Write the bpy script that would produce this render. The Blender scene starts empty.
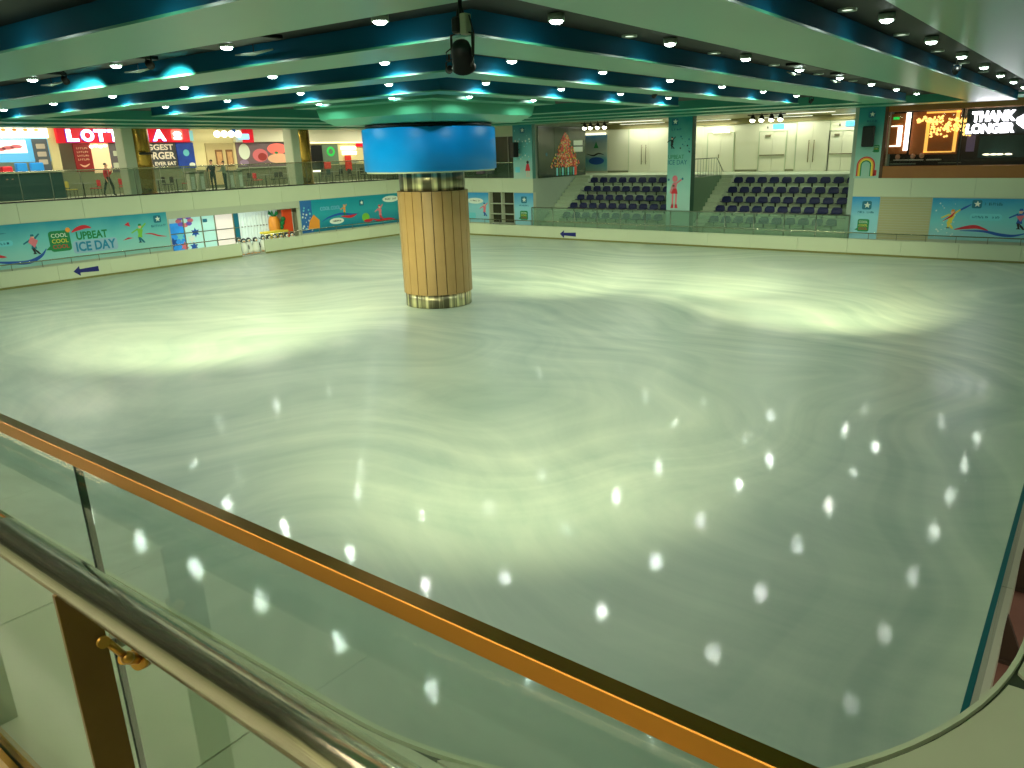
import bpy, bmesh, math, random
from mathutils import Vector, Matrix
random.seed(7)
PI = math.pi
SC = bpy.context.scene
COL = SC.collection

# ------------------------------------------------------------------ camera
cam_d = bpy.data.cameras.new('camera'); cam = bpy.data.objects.new('camera', cam_d); COL.objects.link(cam)
YAW, PITCH, ROLL, FPX = .6381, .3057, -.0270, 770.7
fw = Vector((-math.sin(YAW)*math.cos(PITCH), math.cos(YAW)*math.cos(PITCH), -math.sin(PITCH)))
rt = Vector((math.cos(YAW), math.sin(YAW), 0)); up = rt.cross(fw)
r2 = rt*math.cos(ROLL)+up*math.sin(ROLL); u2 = -rt*math.sin(ROLL)+up*math.cos(ROLL)
M = Matrix((r2, u2, -fw)).transposed().to_4x4(); M.translation = (0, 0, 5.6)
cam.matrix_world = M
cam_d.sensor_fit = 'HORIZONTAL'; cam_d.sensor_width = 36; cam_d.lens = FPX/1024*36
cam_d.shift_x = -16.36/1024; cam_d.shift_y = 10/1024
cam_d.clip_start = .02; cam_d.clip_end = 300
SC.camera = cam

# ------------------------------------------------------------------ world, exposure, large lamps
SC.view_settings.view_transform = 'Standard'; SC.view_settings.look = 'None'
SC.view_settings.gamma = 1; SC.view_settings.use_curve_mapping = False
SC.view_settings.exposure = 0.0
w = bpy.data.worlds.new('world'); SC.world = w; w.use_nodes = True
w.node_tree.nodes['Background'].inputs[0].default_value = (.40, .62, .46, 1)
w.node_tree.nodes['Background'].inputs[1].default_value = .30

def area(name, loc, size, power, color, rot=(0, 0, 0), sy=None):
    d = bpy.data.lights.new(name, 'AREA'); d.energy = power; d.color = color
    d.shape = 'RECTANGLE'; d.size = size; d.size_y = sy or size
    o = bpy.data.objects.new(name, d); COL.objects.link(o); o.location = loc; o.rotation_euler = rot
    return o
DOWN_W, DOWN_C = 66, (.88, 1, .84)      # downlights in the coffers
SPOT_C = (.97, 1, .64)                   # yellow-green stage spots
# stage spot: lamp position, aimed point on the ice, power, cone degrees
SPOTS = [((-5.65, 6.63, 6.55), (-9.0, 11.6, 0), 2300, 84), ((-16.48, 7.62, 7.12), (-27.4, 17.6, 0), 11000, 70),
         ((-13.1, 7.44, 7.12), (-31.4, 27.0, 0), 13000, 42), ((-11.2, 21.7, 7.05), (-23.0, 31.2, 0), 9500, 52),
         ((-8.9, 29.0, 7.0), (-15.5, 32.0, 0), 2900, 84), ((-3.16, 20.46, 7.05), (-9.2, 30.6, 0), 9500, 60),
         ((-9.71, 11.03, 7.0), (-21.4, 20.4, 5.5), 1100, 14)]

# ------------------------------------------------------------------ helpers
def lin(h):
    if isinstance(h, str):
        h = h.lstrip('#'); c = [int(h[i:i+2], 16)/255 for i in (0, 2, 4)]
    else: c = [v/255 for v in h]
    return tuple(v/12.92 if v <= .04045 else ((v+.055)/1.055)**2.4 for v in c)+(1,)

def mat(name, col, rough=.5, metal=0, emit=0, ecol=None, var=.0, scale=3.0, spec=.5, bump=0):
    m = bpy.data.materials.new(name); m.use_nodes = True
    nt = m.node_tree; b = nt.nodes['Principled BSDF']; c = lin(col)
    b.inputs['Base Color'].default_value = c; b.inputs['Roughness'].default_value = rough
    b.inputs['Metallic'].default_value = metal; b.inputs['Specular IOR Level'].default_value = spec
    if emit:
        b.inputs['Emission Color'].default_value = lin(ecol) if ecol else c; b.inputs['Emission Strength'].default_value = emit
    tc = nt.nodes.new('ShaderNodeTexCoord'); nz = nt.nodes.new('ShaderNodeTexNoise')
    nz.inputs['Scale'].default_value = scale; nz.inputs['Detail'].default_value = 5
    nt.links.new(tc.outputs['Object'], nz.inputs['Vector'])
    if var:
        mx = nt.nodes.new('ShaderNodeMix'); mx.data_type = 'RGBA'
        mx.inputs[6].default_value = tuple(v*(1-var) for v in c[:3])+(1,); mx.inputs[7].default_value = tuple(min(1, v*(1+var)) for v in c[:3])+(1,)
        nt.links.new(nz.outputs['Fac'], mx.inputs[0]); nt.links.new(mx.outputs[2], b.inputs['Base Color'])
    if bump:
        bp = nt.nodes.new('ShaderNodeBump'); bp.inputs['Strength'].default_value = bump
        nt.links.new(nz.outputs['Fac'], bp.inputs['Height']); nt.links.new(bp.outputs[0], b.inputs['Normal'])
    return m

def grad(name, z0, z1, stops, rough=.35):
    """printed sheet whose colour runs from bottom to top"""
    m = bpy.data.materials.new(name); m.use_nodes = True; nt = m.node_tree; b = nt.nodes['Principled BSDF']
    b.inputs['Roughness'].default_value = rough
    tc = nt.nodes.new('ShaderNodeTexCoord'); sp = nt.nodes.new('ShaderNodeSeparateXYZ'); mr = nt.nodes.new('ShaderNodeMapRange')
    nz = nt.nodes.new('ShaderNodeTexNoise'); nz.inputs['Scale'].default_value = .8; nz.inputs['Detail'].default_value = 4
    ad = nt.nodes.new('ShaderNodeMath'); ad.operation = 'MULTIPLY_ADD'; ad.inputs[1].default_value = .5*(z1-z0)*.6
    cr = nt.nodes.new('ShaderNodeValToRGB')
    nt.links.new(tc.outputs['Object'], sp.inputs[0]); nt.links.new(tc.outputs['Object'], nz.inputs['Vector'])
    nt.links.new(nz.outputs['Fac'], ad.inputs[0]); nt.links.new(sp.outputs['Z'], ad.inputs[2]); nt.links.new(ad.outputs[0], mr.inputs['Value'])
    off = .25*(z1-z0)*.6
    mr.inputs['From Min'].default_value = z0+off; mr.inputs['From Max'].default_value = z1+off
    nt.links.new(mr.outputs[0], cr.inputs[0]); nt.links.new(cr.outputs[0], b.inputs['Base Color'])
    el = cr.color_ramp.elements
    for i, (p, c) in enumerate(stops):
        e = el[i] if i < 2 else el.new(p)
        e.position = p; e.color = lin(c)
    return m

class MB:
    def __init__(s): s.v = []; s.f = []; s.m = []; s.sm = []
    def add(s, vs, fs, mi=0, smooth=False):
        o = len(s.v); s.v += [tuple(v) for v in vs]
        for f in fs: s.f.append(tuple(o+i for i in f)); s.m.append(mi); s.sm.append(smooth)
        return s
    def box(s, x0, x1, y0, y1, z0, z1, mi=0):
        vs = [(x, y, z) for z in (z0, z1) for y in (y0, y1) for x in (x0, x1)]
        return s.add(vs, [(0, 2, 3, 1), (4, 5, 7, 6), (0, 1, 5, 4), (2, 6, 7, 3), (0, 4, 6, 2), (1, 3, 7, 5)], mi)
    def bbox(s, x0, x1, y0, y1, z0, z1, b=.01, mi=0):
        """box with chamfered edges"""
        bm = bmesh.new(); bmesh.ops.create_cube(bm, size=1)
        for v in bm.verts: v.co = Vector(((x0+x1)/2+v.co.x*(x1-x0), (y0+y1)/2+v.co.y*(y1-y0), (z0+z1)/2+v.co.z*(z1-z0)))
        bmesh.ops.bevel(bm, geom=bm.edges[:], offset=b, segments=1, affect='EDGES')
        bm.verts.index_update(); s.add([v.co for v in bm.verts], [[v.index for v in f.verts] for f in bm.faces], mi); bm.free(); return s
    def tube(s, pts, r, n=10, mi=0, cap=True):
        pts = [Vector(p) for p in pts]; R = r if isinstance(r, (list, tuple)) else [r]*len(pts); vs = []; fs = []
        ref = None
        for i, p in enumerate(pts):
            t = (pts[min(i+1, len(pts)-1)]-pts[max(i-1, 0)]).normalized()
            if ref is None: ref = Vector((0, 0, 1)) if abs(t.z) < .9 else Vector((1, 0, 0))
            a = t.cross(ref).normalized(); b = t.cross(a).normalized(); ref = -b if False else ref
            vs += [p+(a*math.cos(2*PI*k/n)+b*math.sin(2*PI*k/n))*R[i] for k in range(n)]
        for i in range(len(pts)-1):
            for k in range(n): fs.append((i*n+k, i*n+(k+1) % n, (i+1)*n+(k+1) % n, (i+1)*n+k))
        s.add(vs, fs, mi, True)
        if cap: s.add(vs[:n], [tuple(range(n))[::-1]], mi); s.add(vs[-n:], [tuple(range(n))], mi)
        return s
    def lathe(s, prof, n=32, c=(0, 0), mi=0, a0=0, a1=2*PI, smooth=True):
        full = abs(a1-a0-2*PI) < 1e-6; k = n if full else n+1; vs = []; fs = []
        for r, z in prof:
            for i in range(k):
                a = a0+(a1-a0)*i/n; vs.append((c[0]+r*math.cos(a), c[1]+r*math.sin(a), z))
        for j in range(len(prof)-1):
            for i in range(n):
                i2 = (i+1) % k; fs.append((j*k+i, j*k+i2, (j+1)*k+i2, (j+1)*k+i))
        return s.add(vs, fs, mi, smooth)
    def ball(s, c, r, mi=0, n=12, m=8):
        rx, ry, rz = r if isinstance(r, (tuple, list)) else (r, r, r); vs = []; fs = []
        for j in range(m+1):
            t = PI*j/m
            for i in range(n): vs.append((c[0]+rx*math.sin(t)*math.cos(2*PI*i/n), c[1]+ry*math.sin(t)*math.sin(2*PI*i/n), c[2]-rz*math.cos(t)))
        for j in range(m):
            for i in range(n): fs.append((j*n+i, j*n+(i+1) % n, (j+1)*n+(i+1) % n, (j+1)*n+i))
        return s.add(vs, fs, mi, True)
    def poly(s, pts, y0, y1, mi=0):
        """outline in local x,z extruded between y0 and y1"""
        n = len(pts); vs = [(x, y0, z) for x, z in pts]+[(x, y1, z) for x, z in pts]
        return s.add(vs, [tuple(range(n)), tuple(range(2*n-1, n-1, -1))]+[(i, (i+1) % n, n+(i+1) % n, n+i)[::-1] for i in range(n)], mi)
    def polyz(s, pts, z0, z1, mi=0):
        n = len(pts); vs = [(x, y, z0) for x, y in pts]+[(x, y, z1) for x, y in pts]
        return s.add(vs, [tuple(range(n))[::-1], tuple(range(n, 2*n))]+[(i, (i+1) % n, n+(i+1) % n, n+i) for i in range(n)], mi)
    def mesh(s, name, mats):
        me = bpy.data.meshes.new(name); me.from_pydata(s.v, [], s.f)
        for m in (mats if isinstance(mats, (list, tuple)) else [mats]): me.materials.append(m)
        me.polygons.foreach_set('material_index', s.m); me.polygons.foreach_set('use_smooth', s.sm)
        bm = bmesh.new(); bm.from_mesh(me); bmesh.ops.remove_doubles(bm, verts=bm.verts, dist=1e-5)
        bmesh.ops.recalc_face_normals(bm, faces=bm.faces); bm.to_mesh(me); bm.free(); me.update(); return me
    def build(s, name, mats, parent=None, loc=(0, 0, 0), rz=0):
        return place(name, s.mesh(name, mats), parent, loc, rz)

def place(name, me, parent=None, loc=(0, 0, 0), rz=0):
    o = bpy.data.objects.new(name, me); COL.objects.link(o); o.parent = parent
    o.location = loc; o.rotation_euler = (0, 0, rz); return o
def tag(o, label, cat, group=None, kind=None):
    o['label'] = label
    if cat: o['category'] = cat
    if group: o['group'] = group
    if kind: o['kind'] = kind
    return o
def thing(name, label, cat, loc=(0, 0, 0), rz=0, group=None):
    o = bpy.data.objects.new(name, None); COL.objects.link(o); o.empty_display_size = .1
    o.location = loc; o.rotation_euler = (0, 0, rz); return tag(o, label, cat, group)
def struct(name, mb, mats, parent=None, label=None):
    o = mb.build(name, mats, parent)
    if not parent: o['kind'] = 'structure'
    if label: o['label'] = label
    return o
def copy_tree(o, parent=None):
    c = o.copy(); COL.objects.link(c)
    if parent: c.parent = parent
    for ch in kids.get(o.name, []): copy_tree(ch, c)
    return c
kids = {}
def reg(root):
    for o in COL.objects:
        if o.parent == root: kids.setdefault(root.name, []).append(o); reg(o)

def text(s, mat_, x0, x1, z0, z1, parent, y=-.012, depth=.008, name='lettering', bold=.0, skew=0):
    """lettering fitted into the local box x0..x1, z0..z1, facing local -y"""
    cu = bpy.data.curves.new(name, 'FONT'); cu.body = s; cu.extrude = .02; cu.offset = bold; cu.align_x = 'CENTER'; cu.resolution_u = 3
    o = bpy.data.objects.new(name, cu); COL.objects.link(o)
    dg = bpy.context.evaluated_depsgraph_get(); me = bpy.data.meshes.new_from_object(o.evaluated_get(dg)); bpy.data.objects.remove(o)
    xs = [v.co.x for v in me.vertices]; ys = [v.co.y for v in me.vertices]; zs = [v.co.z for v in me.vertices]
    a, b, c, d, e, f = min(xs), max(xs), min(ys), max(ys), min(zs), max(zs)
    for v in me.vertices:
        X = x0+(v.co.x-a)/(b-a)*(x1-x0); Z = z0+(v.co.y-c)/(d-c)*(z1-z0); D = (v.co.z-e)/(f-e)
        v.co = (X+skew*(X-x0)*0, y-D*depth, Z+skew*(X-x0))
    me.materials.clear(); me.materials.append(mat_)
    return place(name, me, parent)
def scribble(n, mat_, x0, x1, z0, z1, parent, y=-.012):
    """a line of printed letters too small to read in the photograph: short strokes only"""
    rnd = random.Random(n*31+int(x0*7)); st = (x1-x0)/n; mb = MB()
    for i in range(n):
        if i and rnd.random() < .12: continue
        a = x0+i*st+.1*st; mb.box(a, a+.25*st, y-.004, y, z0, z1); mb.box(a, a+.7*st, y-.004, y, z0+(z1-z0)*rnd.choice([0, .4, .75]), z0+(z1-z0)*rnd.choice([.2, .6, 1]))
    mb.build('small_print', mat_, parent)
def star(cx, cz, r, n=5, k=.45, rot=PI/2):
    return [(cx+(r if i % 2 == 0 else r*k)*math.cos(rot+PI*i/n), cz+(r if i % 2 == 0 else r*k)*math.sin(rot+PI*i/n)) for i in range(2*n)]
def oval(cx, cz, rx, rz, n=20): return [(cx+rx*math.cos(2*PI*i/n), cz+rz*math.sin(2*PI*i/n)) for i in range(n)]
def rrect(x0, x1, z0, z1, r, n=4):
    p = []
    for cx, cz, a in ((x1-r, z0+r, -PI/2), (x1-r, z1-r, 0), (x0+r, z1-r, PI/2), (x0+r, z0+r, PI)):
        p += [(cx+r*math.cos(a+PI/2*i/n), cz+r*math.sin(a+PI/2*i/n)) for i in range(n+1)]
    return p
def ribbon(pts, wd):
    """tapering brush stroke through pts"""
    n = len(pts); P = [Vector(p) for p in pts]; a = []; b = []
    for i, p in enumerate(P):
        t = (P[min(i+1, n-1)]-P[max(i-1, 0)]).normalized(); q = Vector((-t.y, t.x))*wd*max(.12, math.sin(PI*(i+.4)/(n-.2)))
        a.append(tuple(p+q)); b.append(tuple(p-q))
    return a+b[::-1]
def smooth_pts(pts, k=4):
    out = []; n = len(pts)
    for i in range(n-1):
        p0, p1, p2, p3 = [Vector(pts[max(0, min(n-1, j))]) for j in (i-1, i, i+1, i+2)]
        for q in range(k):
            t = q/k; out.append(tuple(.5*((2*p1)+(-p0+p2)*t+(2*p0-5*p1+4*p2-p3)*t*t+(-p0+3*p1-3*p2+p3)*t**3)))
    return out+[tuple(pts[-1])]
def decal(pts, m, parent, name='printed_shape', y=-.012, d=.004):
    return MB().poly(pts, y-d, y).build(name, m, parent)

# ------------------------------------------------------------------ materials
cream = mat('cream_painted_panel', (196, 205, 172), .45, var=.05, scale=.6)
cream2 = mat('cream_plaster', (178, 186, 160), .6, var=.05, scale=.8)
white_wall = mat('white_wall_panel', (232, 230, 206), .4, var=.03, scale=.7)
olive = mat('olive_edge', (120, 118, 60), .5)
soffit = mat('green_gloss_soffit', (72, 156, 126), .30, var=.10, scale=.35, bump=.03)
fascia = mat('teal_fascia_paint', (8, 100, 132), .7, var=.15, scale=.5, spec=.15)
dark_top = mat('black_coffer_void', (10, 22, 18), .7)
steel = mat('brushed_steel', (190, 186, 160), .22, 1, var=.12, scale=5)
steel_d = mat('dull_steel', (130, 135, 118), .4, 1)
steel_col = mat('steel_reflection_streaks', (190, 182, 140), .30, .7, var=.75, scale=1)  # streaks in the colour stand in for upright reflections on the steel
_nt = steel_col.node_tree; _mp = _nt.nodes.new('ShaderNodeMapping'); _mp.inputs['Scale'].default_value = (4.5, 4.5, .08)
_tc = [n for n in _nt.nodes if n.type == 'TEX_COORD'][0]; _nz = [n for n in _nt.nodes if n.type == 'TEX_NOISE'][0]
_nt.links.new(_tc.outputs['Object'], _mp.inputs[0]); _nt.links.new(_mp.outputs[0], _nz.inputs['Vector']); _mr = _nt.nodes.new('ShaderNodeMapRange'); _mr.inputs[1].default_value = .4; _mr.inputs[2].default_value = .62; _mr.inputs[3].default_value = -.4; _mr.inputs[4].default_value = 1.15; _mr.clamp = True
_nt.links.new(_nz.outputs['Fac'], _mr.inputs[0]); _mxn = [n for n in _nt.nodes if n.type == 'MIX'][0]; _nt.links.new(_mr.outputs[0], _mxn.inputs[0])
gold = mat('brass', (188, 140, 66), .28, 1, var=.1, scale=8)
gold_cap = mat('brass_capping', (176, 118, 48), .30, 1, var=.05, scale=8)
bronze = mat('bronze_plate', (120, 92, 50), .4, .85, var=.2, scale=12)
black = mat('black_plastic', (12, 14, 14), .45)
darkg = mat('dark_metal', (30, 34, 30), .5, .3)
blue_drum = mat('bright_blue_enamel', (0, 142, 232), .42, var=.06, scale=.7, spec=.25)
wood = mat('pale_timber_cladding', (166, 134, 82), .45, var=.12, scale=2.2)
wood_gap = mat('dark_joint', (60, 46, 20), .8)
navy = mat('navy_seat_plastic', (4, 16, 72), .45)
arrow_m = mat('navy_arrow_print', (18, 24, 110), .5)
step_m = mat('grey_green_terrace', (182, 196, 166), .65, var=.06)
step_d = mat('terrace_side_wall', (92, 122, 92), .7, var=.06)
side_m = mat('grey_side_wall', (150, 166, 148), .6, var=.04)
hzcol = 0
tile_m = mat('pale_floor_tile', (192, 196, 166), .16, var=.06, scale=1.6, bump=.01)
joint_m = mat('dark_tile_joint', (50, 62, 44), .8)
red_floor = mat('red_rubber_floor', (128, 88, 72), .8, var=.25, scale=2.4)
teal = mat('teal_print', (34, 150, 165), .4)
tealf = grad('teal_banner_sheet', .8, 3, [(0, (165, 215, 200)), (.55, (110, 195, 195)), (1, (4, 140, 165))])
bluef = grad('blue_poster_sheet', .8, 3, [(0, (150, 205, 215)), (.5, (140, 205, 215)), (1, (0, 140, 205))])
tealdeep = grad('deep_teal_banner_sheet', .8, 3, [(0, (0, 112, 140)), (.5, (40, 160, 172)), (1, (0, 140, 160))])
pillar_m = grad('teal_pillar_wrap', 3.8, 7.3, [(0, (176, 205, 188)), (.45, (120, 190, 180)), (1, (0, 118, 128))])
pillar2_m = grad('long_teal_pillar_wrap', 1, 7.3, [(0, (170, 200, 184)), (.5, (140, 195, 184)), (1, (0, 112, 118))])
p_white = mat('white_print', (225, 235, 220), .5); p_green = mat('green_print', (16, 128, 70), .5)
p_lime = mat('lime_print', (120, 190, 60), .5); p_red = mat('red_print', (205, 36, 50), .5)
p_pink = mat('pink_print', (226, 120, 130), .5); p_blue = mat('blue_print', (24, 84, 170), .5)
p_teal = mat('dark_teal_print', (8, 108, 130), .5); p_orange = mat('orange_print', (232, 150, 50), .5)
p_yel = mat('yellow_print', (235, 215, 70), .5); p_black = mat('black_print', (22, 26, 34), .5); p_sky = mat('sky_print', (110, 205, 215), .5)
p_skin = mat('peach_print', (235, 185, 150), .5)
def glass(name, col, rough=.02, tint=.1, alpha=.16, spec=.5):
    m = bpy.data.materials.new(name); m.use_nodes = True; nt = m.node_tree; nt.nodes.clear()
    o = nt.nodes.new('ShaderNodeOutputMaterial'); tr = nt.nodes.new('ShaderNodeBsdfTransparent'); gl = nt.nodes.new('ShaderNodeBsdfGlossy')
    df = nt.nodes.new('ShaderNodeBsdfDiffuse'); fr = nt.nodes.new('ShaderNodeFresnel'); m1 = nt.nodes.new('ShaderNodeMixShader'); m2 = nt.nodes.new('ShaderNodeMixShader')
    c = lin(col); tr.inputs[0].default_value = tuple(1-(1-v)*tint for v in c[:3])+(1,); df.inputs[0].default_value = c
    gl.inputs['Roughness'].default_value = rough; fr.inputs[0].default_value = 1.45
    ge = nt.nodes.new('ShaderNodeNewGeometry'); bf = nt.nodes.new('ShaderNodeMath'); bf.operation = 'SUBTRACT'; bf.inputs[0].default_value = 1; fm = nt.nodes.new('ShaderNodeMath'); fm.operation = 'MULTIPLY'
    nt.links.new(ge.outputs['Backfacing'], bf.inputs[1]); nt.links.new(bf.outputs[0], fm.inputs[0]); nt.links.new(fr.outputs[0], fm.inputs[1])
    m1.inputs[0].default_value = alpha
    nt.links.new(tr.outputs[0], m1.inputs[1]); nt.links.new(df.outputs[0], m1.inputs[2])
    nt.links.new(fm.outputs[0], m2.inputs[0]); nt.links.new(m1.outputs[0], m2.inputs[1]); nt.links.new(gl.outputs[0], m2.inputs[2])
    nt.links.new(m2.outputs[0], o.inputs[0]); return m
clear = glass('clear_balustrade_glass', (120, 170, 140), alpha=.05, tint=.22)
clear2 = glass('grey_gallery_glass', (120, 150, 126), alpha=.09, tint=.2)
hazy = glass('hazy_green_screen_glass', (150, 190, 160), rough=.3, alpha=.2, tint=.2)
tealg = glass('teal_edge_glass', (10, 110, 110), alpha=.55, tint=.6)
glass_edge = mat('dark_green_glass_edge', (4, 30, 22), .4, spec=.1)
def glow(name, col, e): return mat(name, col, .6, emit=e)
lamp_m = glow('white_lamp_lens', (235, 255, 245), 34)
lamp_dim = glow('dim_lamp_lens', (225, 240, 215), 1.6)

# ice: pale sheet, skate streaks, wet gloss
def ice_material():
    m = bpy.data.materials.new('wet_rink_ice'); m.use_nodes = True; nt = m.node_tree; N = nt.nodes.new; L = nt.links.new
    b = nt.nodes['Principled BSDF']; tc = N('ShaderNodeTexCoord')
    w1 = N('ShaderNodeTexNoise'); w1.inputs['Scale'].default_value = .055; w1.inputs['Detail'].default_value = 2
    L(tc.outputs['Object'], w1.inputs['Vector'])
    sub = N('ShaderNodeVectorMath'); sub.operation = 'SUBTRACT'; sub.inputs[1].default_value = (.5, .5, .5); L(w1.outputs['Color'], sub.inputs[0])
    sc = N('ShaderNodeVectorMath'); sc.operation = 'SCALE'; sc.inputs['Scale'].default_value = 26; L(sub.outputs[0], sc.inputs[0])
    ad = N('ShaderNodeVectorMath'); ad.operation = 'ADD'; L(tc.outputs['Object'], ad.inputs[0]); L(sc.outputs[0], ad.inputs[1])
    mp = N('ShaderNodeMapping'); mp.inputs['Scale'].default_value = (.16, 1.5, 1); mp.inputs['Rotation'].default_value = (0, 0, .5); L(ad.outputs[0], mp.inputs[0])
    s1 = N('ShaderNodeTexNoise'); s1.inputs['Scale'].default_value = .8; s1.inputs['Detail'].default_value = 7; s1.inputs['Roughness'].default_value = .6; L(mp.outputs[0], s1.inputs['Vector'])
    s2 = N('ShaderNodeTexNoise'); s2.inputs['Scale'].default_value = .16; s2.inputs['Detail'].default_value = 5; L(tc.outputs['Object'], s2.inputs['Vector'])
    # circular sweeps of the resurfacer round the column
    c0 = N('ShaderNodeVectorMath'); c0.operation = 'SUBTRACT'; c0.inputs[1].default_value = (-17, 12, 0); L(ad.outputs[0], c0.inputs[0])
    ln = N('ShaderNodeVectorMath'); ln.operation = 'LENGTH'; L(c0.outputs[0], ln.inputs[0])
    s3 = N('ShaderNodeTexNoise'); s3.noise_dimensions = '1D'; s3.inputs['Scale'].default_value = .9; s3.inputs['Detail'].default_value = 5; L(ln.outputs['Value'], s3.inputs['W'])
    m1 = N('ShaderNodeMath'); m1.operation = 'ADD'; L(s1.outputs['Fac'], m1.inputs[0]); L(s3.outputs['Fac'], m1.inputs[1])
    m2 = N('ShaderNodeMath'); m2.operation = 'MULTIPLY_ADD'; L(s2.outputs['Fac'], m2.inputs[0]); m2.inputs[1].default_value = .8; L(m1.outputs[0], m2.inputs[2])
    cr = N('ShaderNodeValToRGB'); el = cr.color_ramp.elements
    el[0].position = .38; el[0].color = lin((164, 180, 162)); el[1].position = .64; el[1].color = lin((204, 212, 190))
    dv = N('ShaderNodeMath'); dv.operation = 'MULTIPLY'; dv.inputs[1].default_value = 1/2.8; L(m2.outputs[0], dv.inputs[0]); L(dv.outputs[0], cr.inputs[0])
    L(cr.outputs[0], b.inputs['Base Color'])
    b.inputs['Roughness'].default_value = .36; b.inputs['Specular IOR Level'].default_value = .35
    rr = N('ShaderNodeMapRange'); rr.inputs['From Min'].default_value = .38; rr.inputs['From Max'].default_value = .62
    rr.inputs['To Min'].default_value = .12; rr.inputs['To Max'].default_value = .62; L(s2.outputs['Fac'], rr.inputs['Value'])
    # wet gloss kept to the near right corner, limiting lamp reflections elsewhere
    sy = N('ShaderNodeSeparateXYZ'); L(tc.outputs['Object'], sy.inputs[0]); wy = N('ShaderNodeMapRange'); wy.inputs['From Min'].default_value = 13.5; wy.inputs['From Max'].default_value = 17.5
    wy.inputs['To Min'].default_value = 1; wy.inputs['To Max'].default_value = .17; wd = N('ShaderNodeMath'); wd.operation = 'MULTIPLY_ADD'; wd.inputs[1].default_value = -.9; L(sy.outputs['X'], wd.inputs[0]); ys = N('ShaderNodeMath'); ys.operation = 'MULTIPLY'; ys.inputs[1].default_value = .75; L(sy.outputs['Y'], ys.inputs[0]); L(ys.outputs[0], wd.inputs[2]); L(wd.outputs[0], wy.inputs['Value'])
    wm = N('ShaderNodeMath'); wm.operation = 'MULTIPLY'; L(rr.outputs[0], wm.inputs[0]); L(wy.outputs[0], wm.inputs[1]); L(wm.outputs[0], b.inputs['Coat Weight'])
    b.inputs['Coat Roughness'].default_value = .012; b.inputs['Coat IOR'].default_value = 1.33
    bn = N('ShaderNodeTexNoise'); bn.inputs['Scale'].default_value = 16; bn.inputs['Detail'].default_value = 5; bn.inputs['Roughness'].default_value = .7; L(tc.outputs['Object'], bn.inputs['Vector'])
    bp = N('ShaderNodeBump'); bp.inputs['Strength'].default_value = .06; bp.inputs['Distance'].default_value = .008
    L(bn.outputs['Fac'], bp.inputs['Height']); L(bp.outputs[0], b.inputs['Coat Normal'])
    return m
ice_m = ice_material()

# ================================================================== SETTING
CX, CY = -20.56, 22.03
XL, YF, XR, YN = -41.19, 42.53, -.25, 1.5
XW, YW = -41.79, 43.13
Z2, ZB = 3.82, 2.92                      # upper floor, underside of its edge
ZC, ZS, ZT = 7.32, 7.08, 7.40            # perimeter ceiling, beam soffits, coffer tops

def rounded_rink(off=0, r=2.2, n=10):
    x0, x1, y0, y1 = XL-off, XR+off, YN-off, YF+off; p = []
    for cx, cy, a, rr in ((x1-.3, y0+.3, -PI/2, .3), (x1-.3, y1-.3, 0, .3), (x0+r, y1-r, PI/2, r), (x0+r, y0+r, PI, r)):
        rr += off if rr > 1 else 0
        if rr > 1: cx = x0+rr; cy = (y1-rr) if a == PI/2 else (y0+rr)
        p += [(cx+rr*math.cos(a+PI/2*i/n), cy+rr*math.sin(a+PI/2*i/n)) for i in range(n+1)]
    return p
struct('floor', MB().polyz([(-41.1-.5, 1.2), (-.2, 1.2), (-.2, 42.9), (-41.6, 42.9)], -.3, 0), ice_m, label='pale green wet ice of the skating rink')
struct('floor', MB().box(-50, XL-.13, -2, 47, -.3, .02).box(XL-.13, 6, YF+.13, 47, -.3, .02), cream2, label='pale walkway behind the rink boards')
struct('floor', MB().box(XR+.01, 6, -2, YF+.1, -.3, .05), red_floor, label='red rubber walkway beside the rink')

# upper floors: left gallery, far strips, near deck with its rounded cut-out
struct('floor', MB().box(-50, XW, -2, 47, ZB, Z2), [cream2], label='upper gallery floor on the left')
struct('floor', MB().box(-36.6, -31.42, YW, 44.6, ZB, Z2).box(-50, -36.6, YW, 50, ZB, Z2).box(-10.72, 6, YW, 50, ZB, Z2), cream2, label='upper floor at the far end')
DR, DCX, DCY = 1.79, -1.78, 3.14
arc = [(DCX+DR*math.cos(a), DCY+DR*math.sin(a)) for a in [-PI/2+PI/2*i/24 for i in range(25)]]
deck = [(-46, -3), (6, -3), (6, 44), (.01, 44)]+arc[::-1]+[(-46, 1.35)]
deck_o = struct('floor', MB().polyz(deck, ZB, Z2-.012), joint_m, label='upper deck where the viewer stands')
# tiles of the near deck, laid with recessed joints; tiles crossing the curb are clipped to it
TS = 1.375
def clip_tile(x0, x1, y0, y1):
    pts = []; n = 14
    edge = [(x0+(x1-x0)*i/n, y0) for i in range(n)]+[(x1, y0+(y1-y0)*i/n) for i in range(n)]+[(x1-(x1-x0)*i/n, y1) for i in range(n)]+[(x0, y1-(y1-y0)*i/n) for i in range(n)]
    def push(x, y):
        e = .024
        if x <= DCX: return (x, min(y, 1.35-e))
        if y >= DCY: return (max(x, .01+e), y)
        d = math.hypot(x-DCX, y-DCY)
        if d < DR+e: return (DCX+(x-DCX)/d*(DR+e), DCY+(y-DCY)/d*(DR+e)) if d > 1e-6 else None
        return (x, y)
    for p in edge:
        q = push(*p)
        if q and x0-1e-6 <= q[0] <= x1+1e-6 and y0-1e-6 <= q[1] <= y1+1e-6 and (not pts or math.hypot(q[0]-pts[-1][0], q[1]-pts[-1][1]) > .002): pts.append(q)
    return pts
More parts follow.
